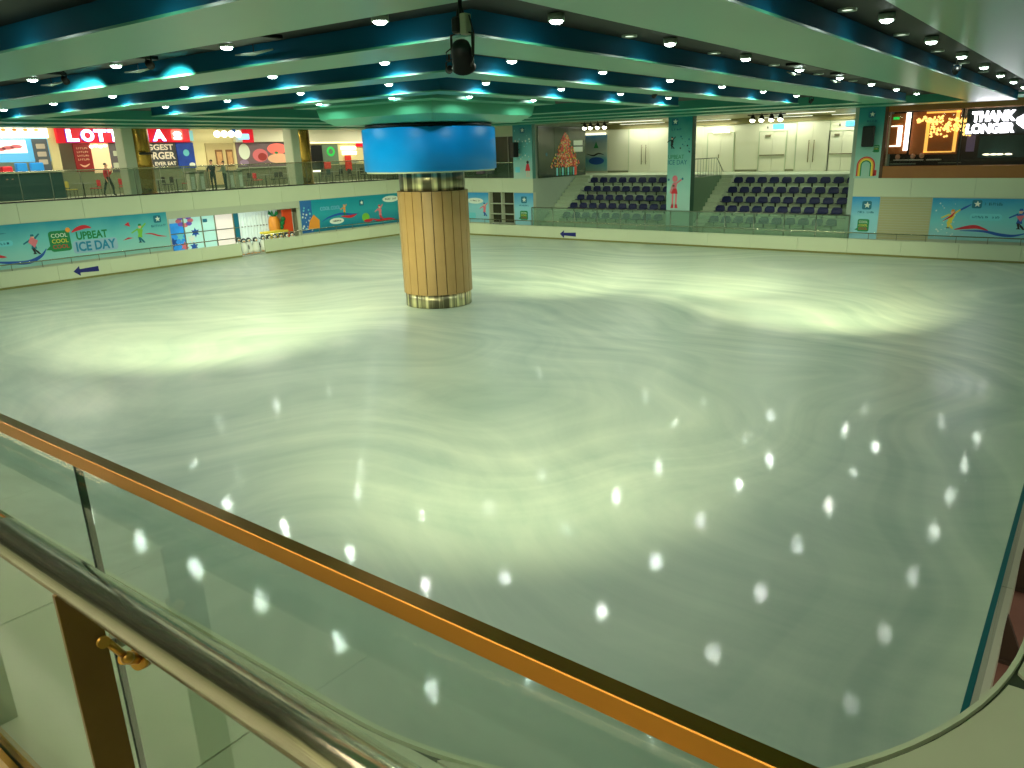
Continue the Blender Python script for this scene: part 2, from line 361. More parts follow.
for i in range(-5, 3):
    for j in range(-2, 6):
        x0 = -.61+i*TS; y0 = 2.73+(j-2)*TS
        if y0 > 8 or (x0+TS < .05 and y0 > 1.3 and not (x0+TS > DCX)): continue
        if x0+TS <= DCX and y0 >= 1.3: continue
        p = clip_tile(x0+.004, x0+TS-.004, y0+.004, y0+TS-.004)
        if len(p) < 4: continue
        xs = [q[0] for q in p]; ys = [q[1] for q in p]
        if (max(xs)-min(xs)) < .05 or (max(ys)-min(ys)) < .05: continue
        MB().polyz(p, Z2-.012, Z2).build('tile', tile_m, deck_o)
curb = [(-46, 1.35)]+arc+[(.01, 20)]
def offs(d): return [(-46, 1.35-d)]+[(DCX+(DR+d)*math.cos(a), DCY+(DR+d)*math.sin(a)) for a in [-PI/2+PI/2*i/24 for i in range(25)]]+[(.01+d, 44)]
struct('trim_1', MB().polyz(offs(-.004)+offs(.013)[::-1], Z2-.2, Z2+.006), cream, label='pale metal strip along the deck edge')

# left and far walls below the gallery
struct('wall_left', MB().box(XW-.25, XW, -2, 23.4, 0, ZB).box(XW-.25, XW, 32.2, 47, 0, ZB).box(XW-.5, XW, 23.4, 32.2, 2.5, ZB)
       .box(-49, -48.6, -2, 50, Z2, 7.7).box(-45.2, -45, 20, 36, 0, ZB), cream2)
bands = MB()
for y0 in range(-2, 46, 3): bands.box(XW, XW+.03, y0+.01, y0+2.99, ZB, Z2+.03)
struct('trim_2', bands, cream, label='cream panelled edge of the left gallery')
fw_ = MB().box(-41.9, -34.96, YW, YW+.3, 0, ZB).box(-32.75, -31.12, YW, YW+.3, 0, ZB).box(-34.96, -32.75, YW+.5, YW+.7, 0, ZB).box(-10.7, 4, YW, YW+.3, 0, ZB)
fw_.box(-41.9, -32.5, YW+1.4, YW+1.6, Z2, 7.6)
struct('wall_far', fw_, cream2)
bands = MB()
for x0, x1 in ((-41.8, -39.1), (-39.08, -36.4), (-36.38, -33.7), (-33.68, -31.12), (-10.72, -8), (-7.98, -5.2), (-5.18, -2.5), (-2.48, 2)):
    bands.box(x0, x1, YW-.03, YW, ZB, Z2+.03)
struct('trim_3', bands, cream, label='cream panelled edge of the far upper floor')
struct('wall_near', MB().box(-50, 6, -3.2, -3, 0, 8), cream2)
struct('wall_right', MB().box(6, 6.2, -3, 50, 0, 8), cream2)

# ceiling: coffer void, perimeter soffit, square ring beams, hood over the column
def ring(mb, h0, h1, z0, z1, mi=0, mside=0):
    a, b = h0, h1
    for x0, x1, y0, y1 in ((-b, b, -b, -a), (-b, b, a, b), (-b, -a, -a, a), (a, b, -a, a)):
        mb.box(CX+x0, CX+x1, CY+y0, CY+y1, z0, z1, mi)
    return mb
ceil = struct('ceiling', MB().box(-50, 6, -3, 56, 8.2, 8.4), dark_top)
struct('ceiling_panel', MB().box(CX-19, CX+19, CY-19, CY+19, ZT, ZT+.1), dark_top, ceil)
per = MB()
HP = 17.85
for x0, x1, y0, y1 in ((XW-.1, CX-HP, -3, YW+.1), (CX+HP, 6, -3, YW+.1), (CX-HP, CX+HP, -3, CY-HP), (CX-HP, CX+HP, CY+HP, YW+.1)):
    per.box(x0, x1, y0, y1, ZC, ZC+.2)
struct('ceiling_panel', per, soffit, ceil)
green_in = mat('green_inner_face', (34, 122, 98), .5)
for h1, h0 in ((16.92, 15.33), (13.40, 12.10), (10.16, 9.23), (6.73, 5.9)):
    z0 = ZS
    mb = MB(); a, b = h0, h1
    def q(pts, mi): mb.add(pts, [tuple(range(len(pts)))], mi)
    C4 = lambda h, z: [(CX-h, CY-h, z), (CX+h, CY-h, z), (CX+h, CY+h, z), (CX-h, CY+h, z)]
    for i in range(4):
        j = (i+1) % 4
        O0, O1, I0, I1 = C4(b, z0), C4(b, ZT), C4(a, z0), C4(a, ZT)
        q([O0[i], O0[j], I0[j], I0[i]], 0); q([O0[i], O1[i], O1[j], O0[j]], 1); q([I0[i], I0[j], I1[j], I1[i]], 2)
        # fine reveal line along the outer lower edge
        L0, L1 = C4(b+.03, z0-.012), C4(b+.03, z0+.02)
        q([L0[i], L0[j], C4(b-.05, z0-.012)[j], C4(b-.05, z0-.012)[i]], 0); q([L0[i], L1[i], L1[j], L0[j]], 0)
    struct('ceiling_beam', mb, [soffit, fascia, green_in], ceil)
hood = MB(); hp = [(3.35, ZT), (3.35, 7.22), (2.8, 7.20), (2.72, 6.84), (2.36, 6.62)]
for k in range(len(hp)-1):
    for i in range(4):
        j = (i+1) % 4; (ha, za), (hb, zb) = hp[k], hp[k+1]
        A, B = C4(ha, za), C4(hb, zb); hood.add([A[i], A[j], B[j], B[i]], [(0, 1, 2, 3)])
hood.add(C4(2.36, 6.62), [(0, 1, 2, 3)])
struct('ceiling_hood', hood, soffit, ceil)
# ceilings of the gallery and of the seating bay
struct('ceiling', MB().box(-50, XW-.1, -3, 50, 7.62, 7.7), white_wall, label='gallery ceiling on the left')
brownc = mat('olive_bay_ceiling', (150, 140, 92), .4, var=.08)
struct('ceiling', MB().box(-41.7, -10.6, YW+.11, 55, 7.34, 7.45), brownc, label='olive ceiling over the seating bay')

# ================================================================== RINK BOARDS
BH = .78
def board_run(root, axis, fixed, a, b, out, pitch=2.62, gap=None):
    """panels of one side; out = direction away from the ice (+1/-1)"""
    n = max(1, round((b-a)/pitch)); st = (b-a)/n
    for i in range(n):
        u0, u1 = a+i*st+.006, a+(i+1)*st-.006
        f0, f1 = sorted((fixed, fixed+out*.10)); mb = MB()
        if axis == 'x': mb.box(u0, u1, f0, f1, .0, BH).box(u0, u1, f0-.012, f1+.012, BH, BH+.03)
        else: mb.box(f0, f1, u0, u1, .0, BH).box(f0-.012, f1+.012, u0, u1, BH, BH+.03)
        mb.build('panel', cream, root)
    k0, k1 = sorted((fixed-out*.012, fixed+out*.02)); mb = MB()
    if axis == 'x': mb.box(a, b, k0, k1, 0, .10)
    else: mb.box(k0, k1, a, b, 0, .10)
    mb.build('kick_strip', olive, root)
def board_rail(root, axis, fixed, a, b, out, z=1.12, step=1.3):
    f = fixed+out*.08; mb = MB(); P = (lambda u, z_: (u, f, z_)) if axis == 'x' else (lambda u, z_: (f, u, z_))
    mb.tube([P(a, z), P(b, z)], .028, 8); rl = mb.build('rail', steel, root)
    n = max(1, int((b-a)/step)); me = MB().tube([(0, 0, BH+.03), (0, 0, z)], .016, 6).mesh('stanchion', steel_d)
    for i in range(n+1): u = a+(b-a)*i/n; place('stanchion', me, rl, P(u, 0))
t = thing('rink_board', 'cream dasher board along the left side under the long ice banner, nearer the camera', 'barrier', (0, 0, 0), 0)
board_run(t, 'y', XL, 1.5, 27.3, -1); board_rail(t, 'y', XL, 1.5, 27.2, -1)
t = thing('rink_board', 'cream dasher board left of the column beyond the gate gap with penguins', 'barrier')
board_run(t, 'y', XL, 28.95, YF-2.2, -1); board_rail(t, 'y', XL, 29, YF-2.2, -1)
t = thing('rink_board', 'cream dasher board along the far side in front of the blue seats', 'barrier')
board_run(t, 'x', YF, XL+2.2, -.3, 1); board_rail(t, 'x', YF, XL+2.2, -.3, 1)
mb = MB(); mb2 = MB(); pts = [(XL+2.2-2.2*math.cos(PI/2*i/10)*1, YF-2.2+2.2*math.sin(PI/2*i/10)) for i in range(11)]
outp = [(XL+2.2-2.3*math.cos(PI/2*i/10), YF-2.2+2.3*math.sin(PI/2*i/10)) for i in range(11)]
for i in range(10):
    mb.polyz([pts[i], outp[i], outp[i+1], pts[i+1]], 0, BH+.03)
mb.build('corner_panel', cream, t)
MB().tube([(x-.05, y+.05, 1.12) for x, y in pts], .028, 8).build('rail', steel, t)
t = thing('rink_board', 'dasher board with teal glass on the right side above the red walkway', 'barrier')
board_run(t, 'y', XR-.03, 1.5, YF-.02, 1)
mb = MB()
for y in range(2, 42, 2): mb.box(XR+.0, XR+.018, y-.5+.01, y+1.5-.01, BH+.03, 1.9)
mb.build('glass_panel', tealg, t)
MB().box(XR-.012, XR+.03, 1.5, YF, 1.885, 1.915).build('glass_top_edge', mat('teal_trim', (10, 96, 100), .3), t)
for k, y in enumerate([7.15+1.76*i for i in range(-3, 14)]):
    mb = MB(); vs = [(XR+.07, y-.03, .02), (XR+.34, y-.03, .02), (XR+.07, y-.03, .66), (XR+.07, y+.03, .02), (XR+.34, y+.03, .02), (XR+.07, y+.03, .66)]
    mb.add(vs, [(0, 1, 2), (3, 5, 4), (0, 3, 4, 1), (1, 4, 5, 2), (0, 2, 5, 3)]); mb.box(XR+.05, XR+.36, y-.06, y+.06, .05, .09)
    mb.build('bracket', mat('dark_bracket', (74, 60, 46), .5) if k == 0 else bpy.data.materials['dark_bracket'], t)
# blue arrows printed on the boards
ar = [(-.62, 0), (-.30, .25), (-.30, .09), (.62, .13), (.62, -.13), (-.30, -.09), (-.30, -.25)]
o = MB().poly(ar, -.006, 0).build('arrow_sign', arrow_m, None, (XL+.001, 18.3, .42), PI/2); tag(o, 'navy arrow pointing left on the left-hand rink board', 'sign')
o = MB().poly(ar, -.006, 0).build('arrow_sign', arrow_m, None, (-28.0, YF-.001, .36), 0); tag(o, 'navy arrow pointing left on the far rink board below the seats', 'sign')

# hazy glass screen above the far boards, in front of the seats
t = thing('glass_screen', 'hazy glass balustrade between the far rink board and the blue seats', 'screen', (0, YF+.35, 0))
xs = [-31.1+(-10.7+31.1)*i/12 for i in range(13)]
for i in range(12): MB().box(xs[i]+.03, xs[i+1]-.03, -.01, .01, .80, 1.94).build('glass_pane', hazy, t)
for x in xs: MB().tube([(x, 0, 0), (x, 0, 1.96)], .03, 8).build('post', steel_d, t)
MB().tube([(xs[0], 0, 1.97), (xs[-1], 0, 1.97)], .03, 8).build('top_rail', steel_d, t)

# ================================================================== COLUMN
t = thing('column', 'round timber-clad column with steel collars standing in the middle of the ice', 'column', (CX, CY, 0))
MB().lathe([(1.18, 0), (1.18, 6.7)], 48).build('core', wood_gap, t)
MB().lathe([(1.20, 0), (1.27, .02), (1.27, .50), (1.20, .52)], 48).build('steel_base', steel_col, t)
MB().lathe([(1.20, 4.30), (1.22, 4.31), (1.22, 4.96), (1.20, 4.98)], 48).build('steel_collar', steel_col, t)
for k in range(22):
    a0 = 2*PI*k/22+.012; a1 = 2*PI*(k+1)/22-.012
    mb = MB(); mb.lathe([(1.21, .52), (1.32, .52), (1.32, 4.28), (1.21, 4.28)], 4, a0=a0, a1=a1, smooth=False)
    for a in (a0, a1):
        c, s = math.cos(a), math.sin(a); mb.add([(1.21*c, 1.21*s, .52), (1.32*c, 1.32*s, .52), (1.32*c, 1.32*s, 4.28), (1.21*c, 1.21*s, 4.28)], [(0, 1, 2, 3)])
    mb.build('timber_panel', wood, t)
t = thing('drum', 'big bright blue drum wrapped round the top of the timber column', 'drum', (CX, CY, 5.0))
MB().lathe([(1.24, 0), (2.37, 0), (2.43, .03), (2.43, 1.44), (2.39, 1.48), (1.3, 1.48)], 96).build('shell', blue_drum, t)
MB().lathe([(2.24, -.05), (2.36, -.05), (2.36, 0)], 64).build('lower_lip', cream, t)
MB().lathe([(1.22, 1.48), (2.3, 1.48), (2.3, 1.60), (1.22, 1.60)], 64).build('shadow_gap', black, t)

# ================================================================== SEATING BAY
ROWY = [44.45, 45.33, 46.22, 47.12, 48.0]; ROWZ = [1.02, 1.58, 2.06, 2.58, 3.12]
def stand(root, x0, x1, ais0, ais1):
    zs = ROWZ+[Z2]; ys = [y-.42 for y in ROWY]+[48.62]
    for i in range(5):
        MB().box(x0, x1, ys[i], ys[i+1], 0, zs[i]).build('terrace', step_m, root)
    n = 15; y0, y1, z0 = 43.6, 48.62, .5
    for i in range(n):
        mb = MB().box(ais0, ais1, y0+(y1-y0)*i/n, 48.62, z0+(Z2-z0)*i/n-.0, z0+(Z2-z0)*(i+1)/n); mb.build('step', step_m, root)
    MB().box(x0, x1, 43.4, ys[0], 0, .45).build('front_walk', step_m, root)
t = thing('seating_stand', 'left terraced stand with aisle steps, between two teal pillars', 'stand'); stand(t, -29.85, -21.35, -31.12, -29.85)
MB().box(-31.12, -21.3, 48.62, 54, 2.9, Z2).box(-36, -31.4, 44.6, 54, 3.4, Z2).build('landing', step_m, t)
t = thing('seating_stand', 'right terraced stand with aisle steps, next to the rainbow pillar', 'stand'); stand(t, -19.3, -11.0, -20.08, -19.3)
MB().box(-21.3, -10.98, 48.62, 54, 2.9, Z2).build('landing', step_m, t)
struct('wall_1', MB().box(-31.4, -31.14, YW+.02, 49.7, 0, Z2).box(-31.4, -31.18, YW+.02, 49.7, Z2, 7.34), side_m, label='grey side wall left of the seats')
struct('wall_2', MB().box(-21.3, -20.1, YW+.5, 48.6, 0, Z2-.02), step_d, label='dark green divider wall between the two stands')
struct('wall_3', MB().box(-10.98, -10.7, YW+.02, 54, 0, 7.4), side_m, label='side wall right of the seats')
# seats
def make_seat():
    r = thing('stadium_seat', 'x', 'seat')
    MB().tube([(0, .12, 0), (0, .10, .24)], .045, 8).build('pedestal', darkg, r)
    mb = MB(); n = 6; W = .27
    prof = [(-.24, .30), (-.22, .25), (0, .23), (.18, .26), (.22, .30), (.19, .30), (0, .27), (-.20, .29)]
    mb.add([(x, y, z) for x in (-W, -W*.6, W*.6, W) for y, z in [(p[0], p[1]+(.03 if abs(x) == W else 0)) for p in prof]],
           [(k*8+i, k*8+(i+1) % 8, (k+1)*8+(i+1) % 8, (k+1)*8+i) for k in range(3) for i in range(8)]+[tuple(range(8)), tuple(range(31, 23, -1))], 0, True)
    mb.build('seat_pan', navy, r)
    mb = MB(); out = [(-.27, .26), (-.28, .42), (-.25, .56), (-.17, .64), (.17, .64), (.25, .56), (.28, .42), (.27, .26)]
    m = len(out); f = [(x, .17+.10*(z-.26)-.10*(abs(x)/.28)**2, z) for x, z in out]; b = [(x, y+.035, z) for x, y, z in f]
    mb.add(f+b, [tuple(range(m)), tuple(range(2*m-1, m-1, -1))]+[(i, (i+1) % m, m+(i+1) % m, m+i) for i in range(m)])
    mb.build('backrest', navy, r); return r
proto = make_seat(); reg(proto); first = True
ROWN = ['front row', 'second row', 'third row', 'fourth row', 'back row']
ORD = ['first', 'second', 'third', 'fourth', 'fifth', 'sixth', 'seventh', 'eighth', 'ninth', 'tenth', 'eleventh', 'twelfth', 'thirteenth', 'fourteenth', 'fifteenth', 'sixteenth', 'seventeenth', 'eighteenth']
for side, x0 in (('left', -29.4), ('right', -18.87)):
    for r in range(5):
        for k in range(10):
            s = proto if first else copy_tree(proto); first = False
            s.location = (x0+.757*k, ROWY[r], ROWZ[r]); s.scale = (1.06, 1, .9)
            s['label'] = '%s navy plastic seat from the aisle in the %s of the %s stand' % (ORD[k], ROWN[r], side)
            s['group'] = 'navy seats of the %s stand' % side
# back wall of the bay with doors
bw = struct('wall_4', MB().box(-36, -10.7, 54.1, 54.3, Z2-.2, 6.98).box(-36.2, -36, 44.6, 54.3, Z2, 7.4), white_wall, label='white panelled wall behind the seats')
struct('trim_5', MB().box(-36, -10.7, 53.95, 54.3, 6.98, 7.34), brownc, label='olive bulkhead above the white wall behind the seats')
def panels(root, x0, x1, zs, w_, y=54.1, skip=()):
    n = round((x1-x0)/w_); st = (x1-x0)/n
    for i in range(n):
        a, b = x0+i*st, x0+(i+1)*st
        if any(not (b <= s0+.1 or a >= s1-.1) for s0, s1 in skip): continue
        for z0, z1 in zs: MB().box(a+.012, b-.012, y-.03, y, z0+.01, z1-.01).build('wall_panel', white_wall, root)
panels(bw, -31.8, -30, [(Z2, 5.68), (5.7, 6.95)], 1.8); panels(bw, -26.4, -24.0, [(Z2, 5.68), (5.7, 6.95)], 1.2)
panels(bw, -21.5, -19.9, [(Z2, 5.68), (5.7, 6.95)], 1.6); panels(bw, -18.0, -17.4, [(Z2, 5.68), (5.7, 6.95)], .6)
def door(n, x0, x1, ztop, leaves, handles, label, long=True):
    d = MB().box(x0-.05, x0, 54.0, 54.1, Z2, ztop+.05).box(x1, x1+.05, 54.0, 54.1, Z2, ztop+.05).box(x0, x1, 54.0, 54.1, ztop, ztop+.05).build('door_%d' % n, cream, None)
    d['kind'] = 'structure'; d['label'] = label
    st = (x1-x0)/leaves
    for i in range(leaves): MB().box(x0+i*st+.01, x0+(i+1)*st-.01, 54.03, 54.09, Z2+.02, ztop-.01).build('door_leaf', white_wall, d)
    for h in handles:
        if long: MB().tube([(h, 53.9, 4.4), (h, 53.9, 5.8)], .035, 8).tube([(h, 53.9, 4.6), (h, 54.03, 4.6)], .02, 6).tube([(h, 53.9, 5.6), (h, 54.03, 5.6)], .02, 6).build('door_handle', mat_h, d)
        else: MB().box(h-.02, h+.02, 53.95, 54.03, 4.75, 5.0).build('door_handle', mat_h, d)
    return d
mat_h = mat('olive_handle', (130, 120, 88), .4, .3)
door(1, -29.95, -26.5, 6.95, 2, (-28.82, -28.46), 'wide white double door with long bar handles, left bay')
door(2, -23.6, -21.7, 6.42, 2, (-22.75,), 'white door under a lit box, left of the right stand', False)
d3 = door(3, -19.85, -18.05, 6.4, 2, (), 'narrow white double door under a blue sign, behind the right stand')
MB().box(-19.8, -18.1, 53.97, 54.03, 4.86, 4.92).build('push_bar', mat_h, d3)
MB().box(-19.45, -19.1, 53.95, 54.03, 6.08, 6.2).build('door_closer', mat_h, d3)
door(4, -17.35, -15.25, 6.95, 2, (-16.48, -16.15), 'white double door with long bar handles behind the right stand')
d5 = door(5, -15.2, -13.6, 6.3, 2, (), 'narrow white double door under a blue sign beside the rainbow pillar')
MB().box(-15.15, -13.65, 53.97, 54.03, 4.86, 4.92).build('push_bar', mat_h, d5)
MB().box(-14.9, -14.6, 53.95, 54.03, 6.0, 6.12).build('door_closer', mat_h, d5)
struct('baseboard_far', MB().box(-31.8, -30, 54.02, 54.08, Z2, Z2+.14).box(-21.5, -19.95, 54.02, 54.08, Z2, Z2+.14).box(-18, -17.4, 54.02, 54.08, Z2, Z2+.14), mat('grey_skirting', (128, 128, 96), .5))
signb = mat('pale_blue_sign', (90, 170, 225), .5, emit=.8)
for k, (x, lab) in enumerate(((-19.0, 'small pale blue sign above the narrow door behind the right stand'), (-14.3, 'small pale blue sign above the narrow door beside the rainbow pillar'))):
    t = thing('door_sign', lab, 'sign', (x, 54.1, 6.55)); MB().bbox(0, .75, -.05, 0, 0, .33, .02).build('sign_face', signb, t)
    MB().box(-.5, -.2, -.03, 0, .02, .3).build('pictogram', white_wall, t); decal([(-.42, .06), (-.28, .06), (-.35, .26)], p_black, t, y=-.031)
lightbar = glow('warm_light_bar', (255, 250, 215), 3.2)
o = MB().bbox(-23.2, -22.0, 53.85, 54.0, 6.44, 6.56, .02).build('light_box', lightbar); tag(o, 'glowing light box on top of the door left of the right stand', 'light')
o = MB().bbox(-33.9, -31.9, 53.8, 53.95, 6.62, 6.78, .02).build('light_box', glow('dimmer_light_bar', (255, 250, 215), 1.4)); tag(o, 'bright light bar above the blue poster at the left of the seating bay', 'light')
t = thing('poster', 'blue snowy poster on the back wall left of the white double door', 'poster', (-33.85, 54.1, 3.95))
MB().box(0, 1.95, -.04, 0, 0, 2.7).build('poster_sheet', grad('snow_poster_sheet', 0, 2.7, [(0, (150, 190, 180)), (.3, (90, 170, 190)), (.5, (190, 205, 190)), (1, (10, 95, 140))]), t)
decal([(.75, 1.7), (.98, 2.2), (1.2, 1.7)], p_green, t, y=-.045); decal(ribbon(smooth_pts([(.1, 1.3), (.7, 1.15), (1.2, 1.3), (1.7, 1.2)]), .06), p_black, t, y=-.045)
decal(oval(1, .75, .7, .28), p_blue, t, y=-.045)
# bench-like rails and railing at the head of the divider
t = thing('railing', 'thin steel railing on top of the divider wall between the stands', 'railing', (-20.15, 0, Z2))
mb = MB(); mb.tube([(0, 44.0, 1.05), (0, 47.6, 1.05), (0, 48.7, .2)], .025, 8); mb.build('top_rail', steel_d, t)
for i in range(10):
    y = 44.0+i*.4; MB().tube([(0, y, 0), (0, y, 1.05)], .012, 6).build('baluster', steel_d, t)
for i in range(3):
    y = 47.8+i*.3; MB().tube([(0, y, 0), (0, y, .95-.75*(y-47.6)/1.1)], .012, 6).build('baluster', steel_d, t)
# flood lamp clusters
flood_m = glow('flood_lens', (250, 255, 225), 9)
for nm, xs_ in (('over the left stand', (-28.86, -28.4, -27.86, -27.33)), ('over the right stand', (-17.39, -16.86, -16.28, -15.76))):
    t = thing('flood_lamp_bar', 'bar of four round white flood lamps hanging '+nm, 'lamp', (0, 46, 0))
    MB().box(xs_[0]-.3, xs_[-1]+.3, -.03, .03, 7.2, 7.26).build('bar', darkg, t)
    for i, x in enumerate(xs_):
        h = MB(); h.lathe([(.08, .26), (.14, .16), (.16, .02), (.16, 0)], 16).build('lamp_head', black, t, (x, 0, 6.94))
        MB().ball((0, 0, 0), (.15, .15, .13), n=16).build('lens', flood_m, t, (x, -.02, 6.94))
        MB().tube([(x, 0, 7.2), (x, 0, 7.34)], .02, 6).build('hanger', darkg, t)
# dark glass panel with a red christmas tree on the side wall
tree_m = grad('dark_glass_panel', 0, 3.3, [(0, (20, 44, 34)), (.4, (60, 84, 66)), (1, (34, 60, 46))], .12)
t = thing('display_wall', 'dark glass wall with a red christmas tree picture left of the seats', 'display', (-31.13, 43.75, Z2), PI/2)
for a, b in ((0, 1.9), (1.92, 5.9)): MB().box(a, b, -.04, 0, 0, 3.3).build('glass_panel', tree_m, t)
mb = MB(); rnd = random.Random(3)
for k in range(900):
    z = rnd.random()**1.1; wd = 1.75*(1-z)+.15; x = rnd.gauss(0, .45)*wd*1.1; zz = .65+z*2.2; r = .03+.035*rnd.random()
    mb.poly(star(3.3+max(-wd, min(wd, x)), zz, r*1.6, 4, .5, rnd.random()*2), -.055-.004*rnd.random(), -.045, mi=rnd.choice([0, 0, 0, 1, 2, 0, 3]))
mb.build('tree_print', [mat('tree_red', (222, 66, 46), .5), p_yel, p_green, p_skin], t)
for k in range(7): decal(rrect(2.1+k*.35, 2.3+k*.35, .08, .6, .02), p_green if k % 2 else p_sky, t, y=-.05)
decal(rrect(4.35, 4.7, .05, .95, .12), mat('red_dress_print', (225, 70, 40), .5), t, y=-.05); decal(oval(4.52, 1.02, .1, .1), p_skin, t, y=-.05)
for z in (2.05, 1.62): decal(rrect(4.3, 5.5, z, z+.34, .04), p_white, t, y=-.05)
decal(oval(.95, 1.5, .12, .12), p_teal, t, y=-.05)

# ================================================================== PILLARS
def logo(root, cx, cz, s, m=None, y=-.012):
    """ring-shaped badge with a star, a line of small lettering under it"""
    decal(rrect(cx-.5*s, cx+.5*s, cz-.42*s, cz+.5*s, .18*s), m or p_teal, root, 'logo', y); decal(star(cx+.05*s, cz+.05*s, .36*s, 5, .45), p_white, root, 'logo', y-.005)
def bubble(root, x0, x1, z0, z1, words, y=-.012):
    h = (z1-z0); pts = rrect(x0, x1, z0, z1, .16*(x1-x0)); decal(pts, p_green, root, 'speech_bubble', y)
    decal([(x0+.02, z0+.32*h), (x0-.22*(x1-x0), z0+.12*h), (x0+.3*(x1-x0), z0+.06*h)], p_green, root, 'speech_bubble', y-.001)
    for i, (wd, m) in enumerate(words):
        text(wd, m, x0+.12*(x1-x0), x1-.12*(x1-x0), z0+h*(.68-.27*i), z0+h*(.87-.27*i), root, y-.006)
def skater(root, cx, cz, s, coat, legs, skin=p_skin, y=-.014, hat=None, lean=0):
    """flat printed skating figure, s = height"""
    P = lambda pts: [(cx+s*(x+lean*z), cz+s*z) for x, z in pts]
    decal(P([(-.10, .22), (.12, .22), (.10, .34), (.16, .55), (.02, .62), (-.10, .58), (-.06, .38)]), coat, root, 'printed_figure', y)
    decal(P([(-.06, .57), (-.36, .42), (-.38, .47), (-.08, .64)]), coat, root, 'printed_figure', y)
    decal(P([(.10, .58), (.32, .80), (.28, .84), (.04, .64)]), coat, root, 'printed_figure', y)
    decal(P([(-.08, .24), (-.02, .04), (.05, .04), (.02, .24)]), legs, root, 'printed_figure', y-.001); decal(P([(.02, .24), (.16, .10), (.24, -.02), (.16, -.02), (.05, .10)]), legs, root, 'printed_figure', y-.001)
    decal(P([(-.06, .04), (-.06, 0), (.10, 0), (.05, .04)]), p_black, root, 'printed_figure', y-.002)
    decal(P(oval(.02, .70, .07, .08, 12)), skin, root, 'printed_figure', y-.002); decal(P([(-.06, .73), (.10, .73), (.07, .82), (-.03, .82)]), hat or coat, root, 'printed_figure', y-.003)
def flecks(root, x0, x1, z0, z1, n, seed, mats_, y=-.011, r=.05):
    rnd = random.Random(seed); mb = MB()
    for i in range(n):
        mb.poly(star(rnd.uniform(x0, x1), rnd.uniform(z0, z1), r*rnd.uniform(.4, 1.2), 6, .45), y-.003, y, rnd.randrange(len(mats_)))
    mb.build('printed_flecks', mats_, root)
def speaker(label, x, y, z, rz=0, w_=.5, h=.95, d=.4):
    t = thing('loudspeaker', label, 'speaker', (x, y, z), rz)
    MB().bbox(-w_/2, w_/2, -d/2, d/2, 0, h, .04).build('cabinet', black, t); MB().box(-w_/2+.05, w_/2-.05, -d/2-.012, -d/2, .05, h-.05).build('grille', darkg, [o for o in COL.objects if o.parent == t][-1])
    MB().tube([(0, d/2, h/2), (0, d/2+.18, h/2)], .03, 8).build('bracket', darkg, t)
t = thing('pillar', 'teal poster-wrapped pillar with a loudspeaker just right of the blue drum', 'pillar', (-32.68, YW-.04, Z2))
MB().box(0, 1.56, 0, .35, 0, 3.52).build('shaft', cream, t); MB().box(0, 1.56, -.012, 0, 0, 3.52).build('wrap', grad('pillar_sheet', 0, 3.5, [(0, (176, 205, 188)), (.45, (110, 185, 180)), (1, (0, 128, 140))]), t)
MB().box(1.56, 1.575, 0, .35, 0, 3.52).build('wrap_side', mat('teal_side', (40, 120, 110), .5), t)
flecks(t, .1, 1.4, 1.2, 3.2, 40, 4, [p_white, p_sky], y=-.014, r=.08)
decal([(.98, .5), (1.40, .5), (1.28, .95), (1.1, .95)], p_red, t, y=-.016); decal(oval(1.19, 1.05, .10, .11), p_black, t, y=-.016)
for x in (1.08, 1.25): decal([(x, .1), (x+.06, .1), (x+.06, .5), (x, .5)], p_skin, t, y=-.016)
decal(rrect(.15, .55, .4, .75, .05), p_sky, t, y=-.016); logo(t, .8, 3.05, .4, p_teal, -.016)
speaker('black loudspeaker on the pillar right of the blue drum', -32.3, 42.7, 5.2, -.35)
t = thing('pillar', 'tall teal poster-wrapped pillar between the two stands', 'pillar', (-21.3, YW-.04, 0))
MB().box(0, 1.5, 0, .5, 0, 7.32).build('shaft', cream, t); MB().box(0, 1.5, -.012, 0, .6, 7.32).build('wrap', grad('tall_pillar_sheet', .6, 7.3, [(0, (160, 190, 176)), (.4, (160, 205, 190)), (.75, (100, 180, 170)), (1, (0, 122, 128))]), t)
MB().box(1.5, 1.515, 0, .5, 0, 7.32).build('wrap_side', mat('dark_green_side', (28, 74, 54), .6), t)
logo(t, .42, 6.95, .42, p_teal, -.016); scribble(4, p_teal, .2, .85, 6.5, 6.6, t, -.016)
skater(t, .25, 5.5, .8, p_black, p_black, y=-.016)
text('UPBEAT', p_green, .05, 1.05, 4.92, 5.15, t, -.016); text('ICE DAY', p_teal, .03, 1.25, 4.6, 4.86, t, -.016)
flecks(t, .7, 1.4, 5.3, 6.2, 12, 9, [p_black, p_teal], y=-.014, r=.07)
# printed girl in red shorts and boots
for pts, m in (([(.28, 2.95), (.72, 2.95), (.64, 3.25), (.4, 3.25)], p_red), ([(.34, 2.3), (.44, 2.3), (.46, 2.95), (.34, 2.95)], p_pink), ([(.56, 2.3), (.66, 2.3), (.68, 2.95), (.56, 2.95)], p_pink),
               ([(.28, 2.12), (.46, 2.12), (.46, 2.36), (.34, 2.36)], p_red), ([(.54, 2.12), (.74, 2.12), (.68, 2.36), (.56, 2.36)], p_red), ([(.42, 3.25), (.64, 3.25), (.66, 3.6), (.42, 3.6)], p_pink),
               (oval(.52, 3.8, .17, .19), p_pink), ([(.2, 3.0), (.28, 2.98), (.44, 3.5), (.38, 3.55)], p_pink), ([(.64, 3.5), (.96, 3.72), (.92, 3.8), (.62, 3.6)], p_pink), (oval(.12, 3.75, .06, .07), p_teal), (oval(1.0, 3.8, .06, .07), p_teal), (oval(.44, 3.4, .08, .05), p_green)):
    decal(pts, m, t, y=-.018)
t = thing('pillar', 'teal pillar with a printed rainbow and a loudspeaker, left of the brown window', 'pillar', (-10.78, YW-.04, Z2))
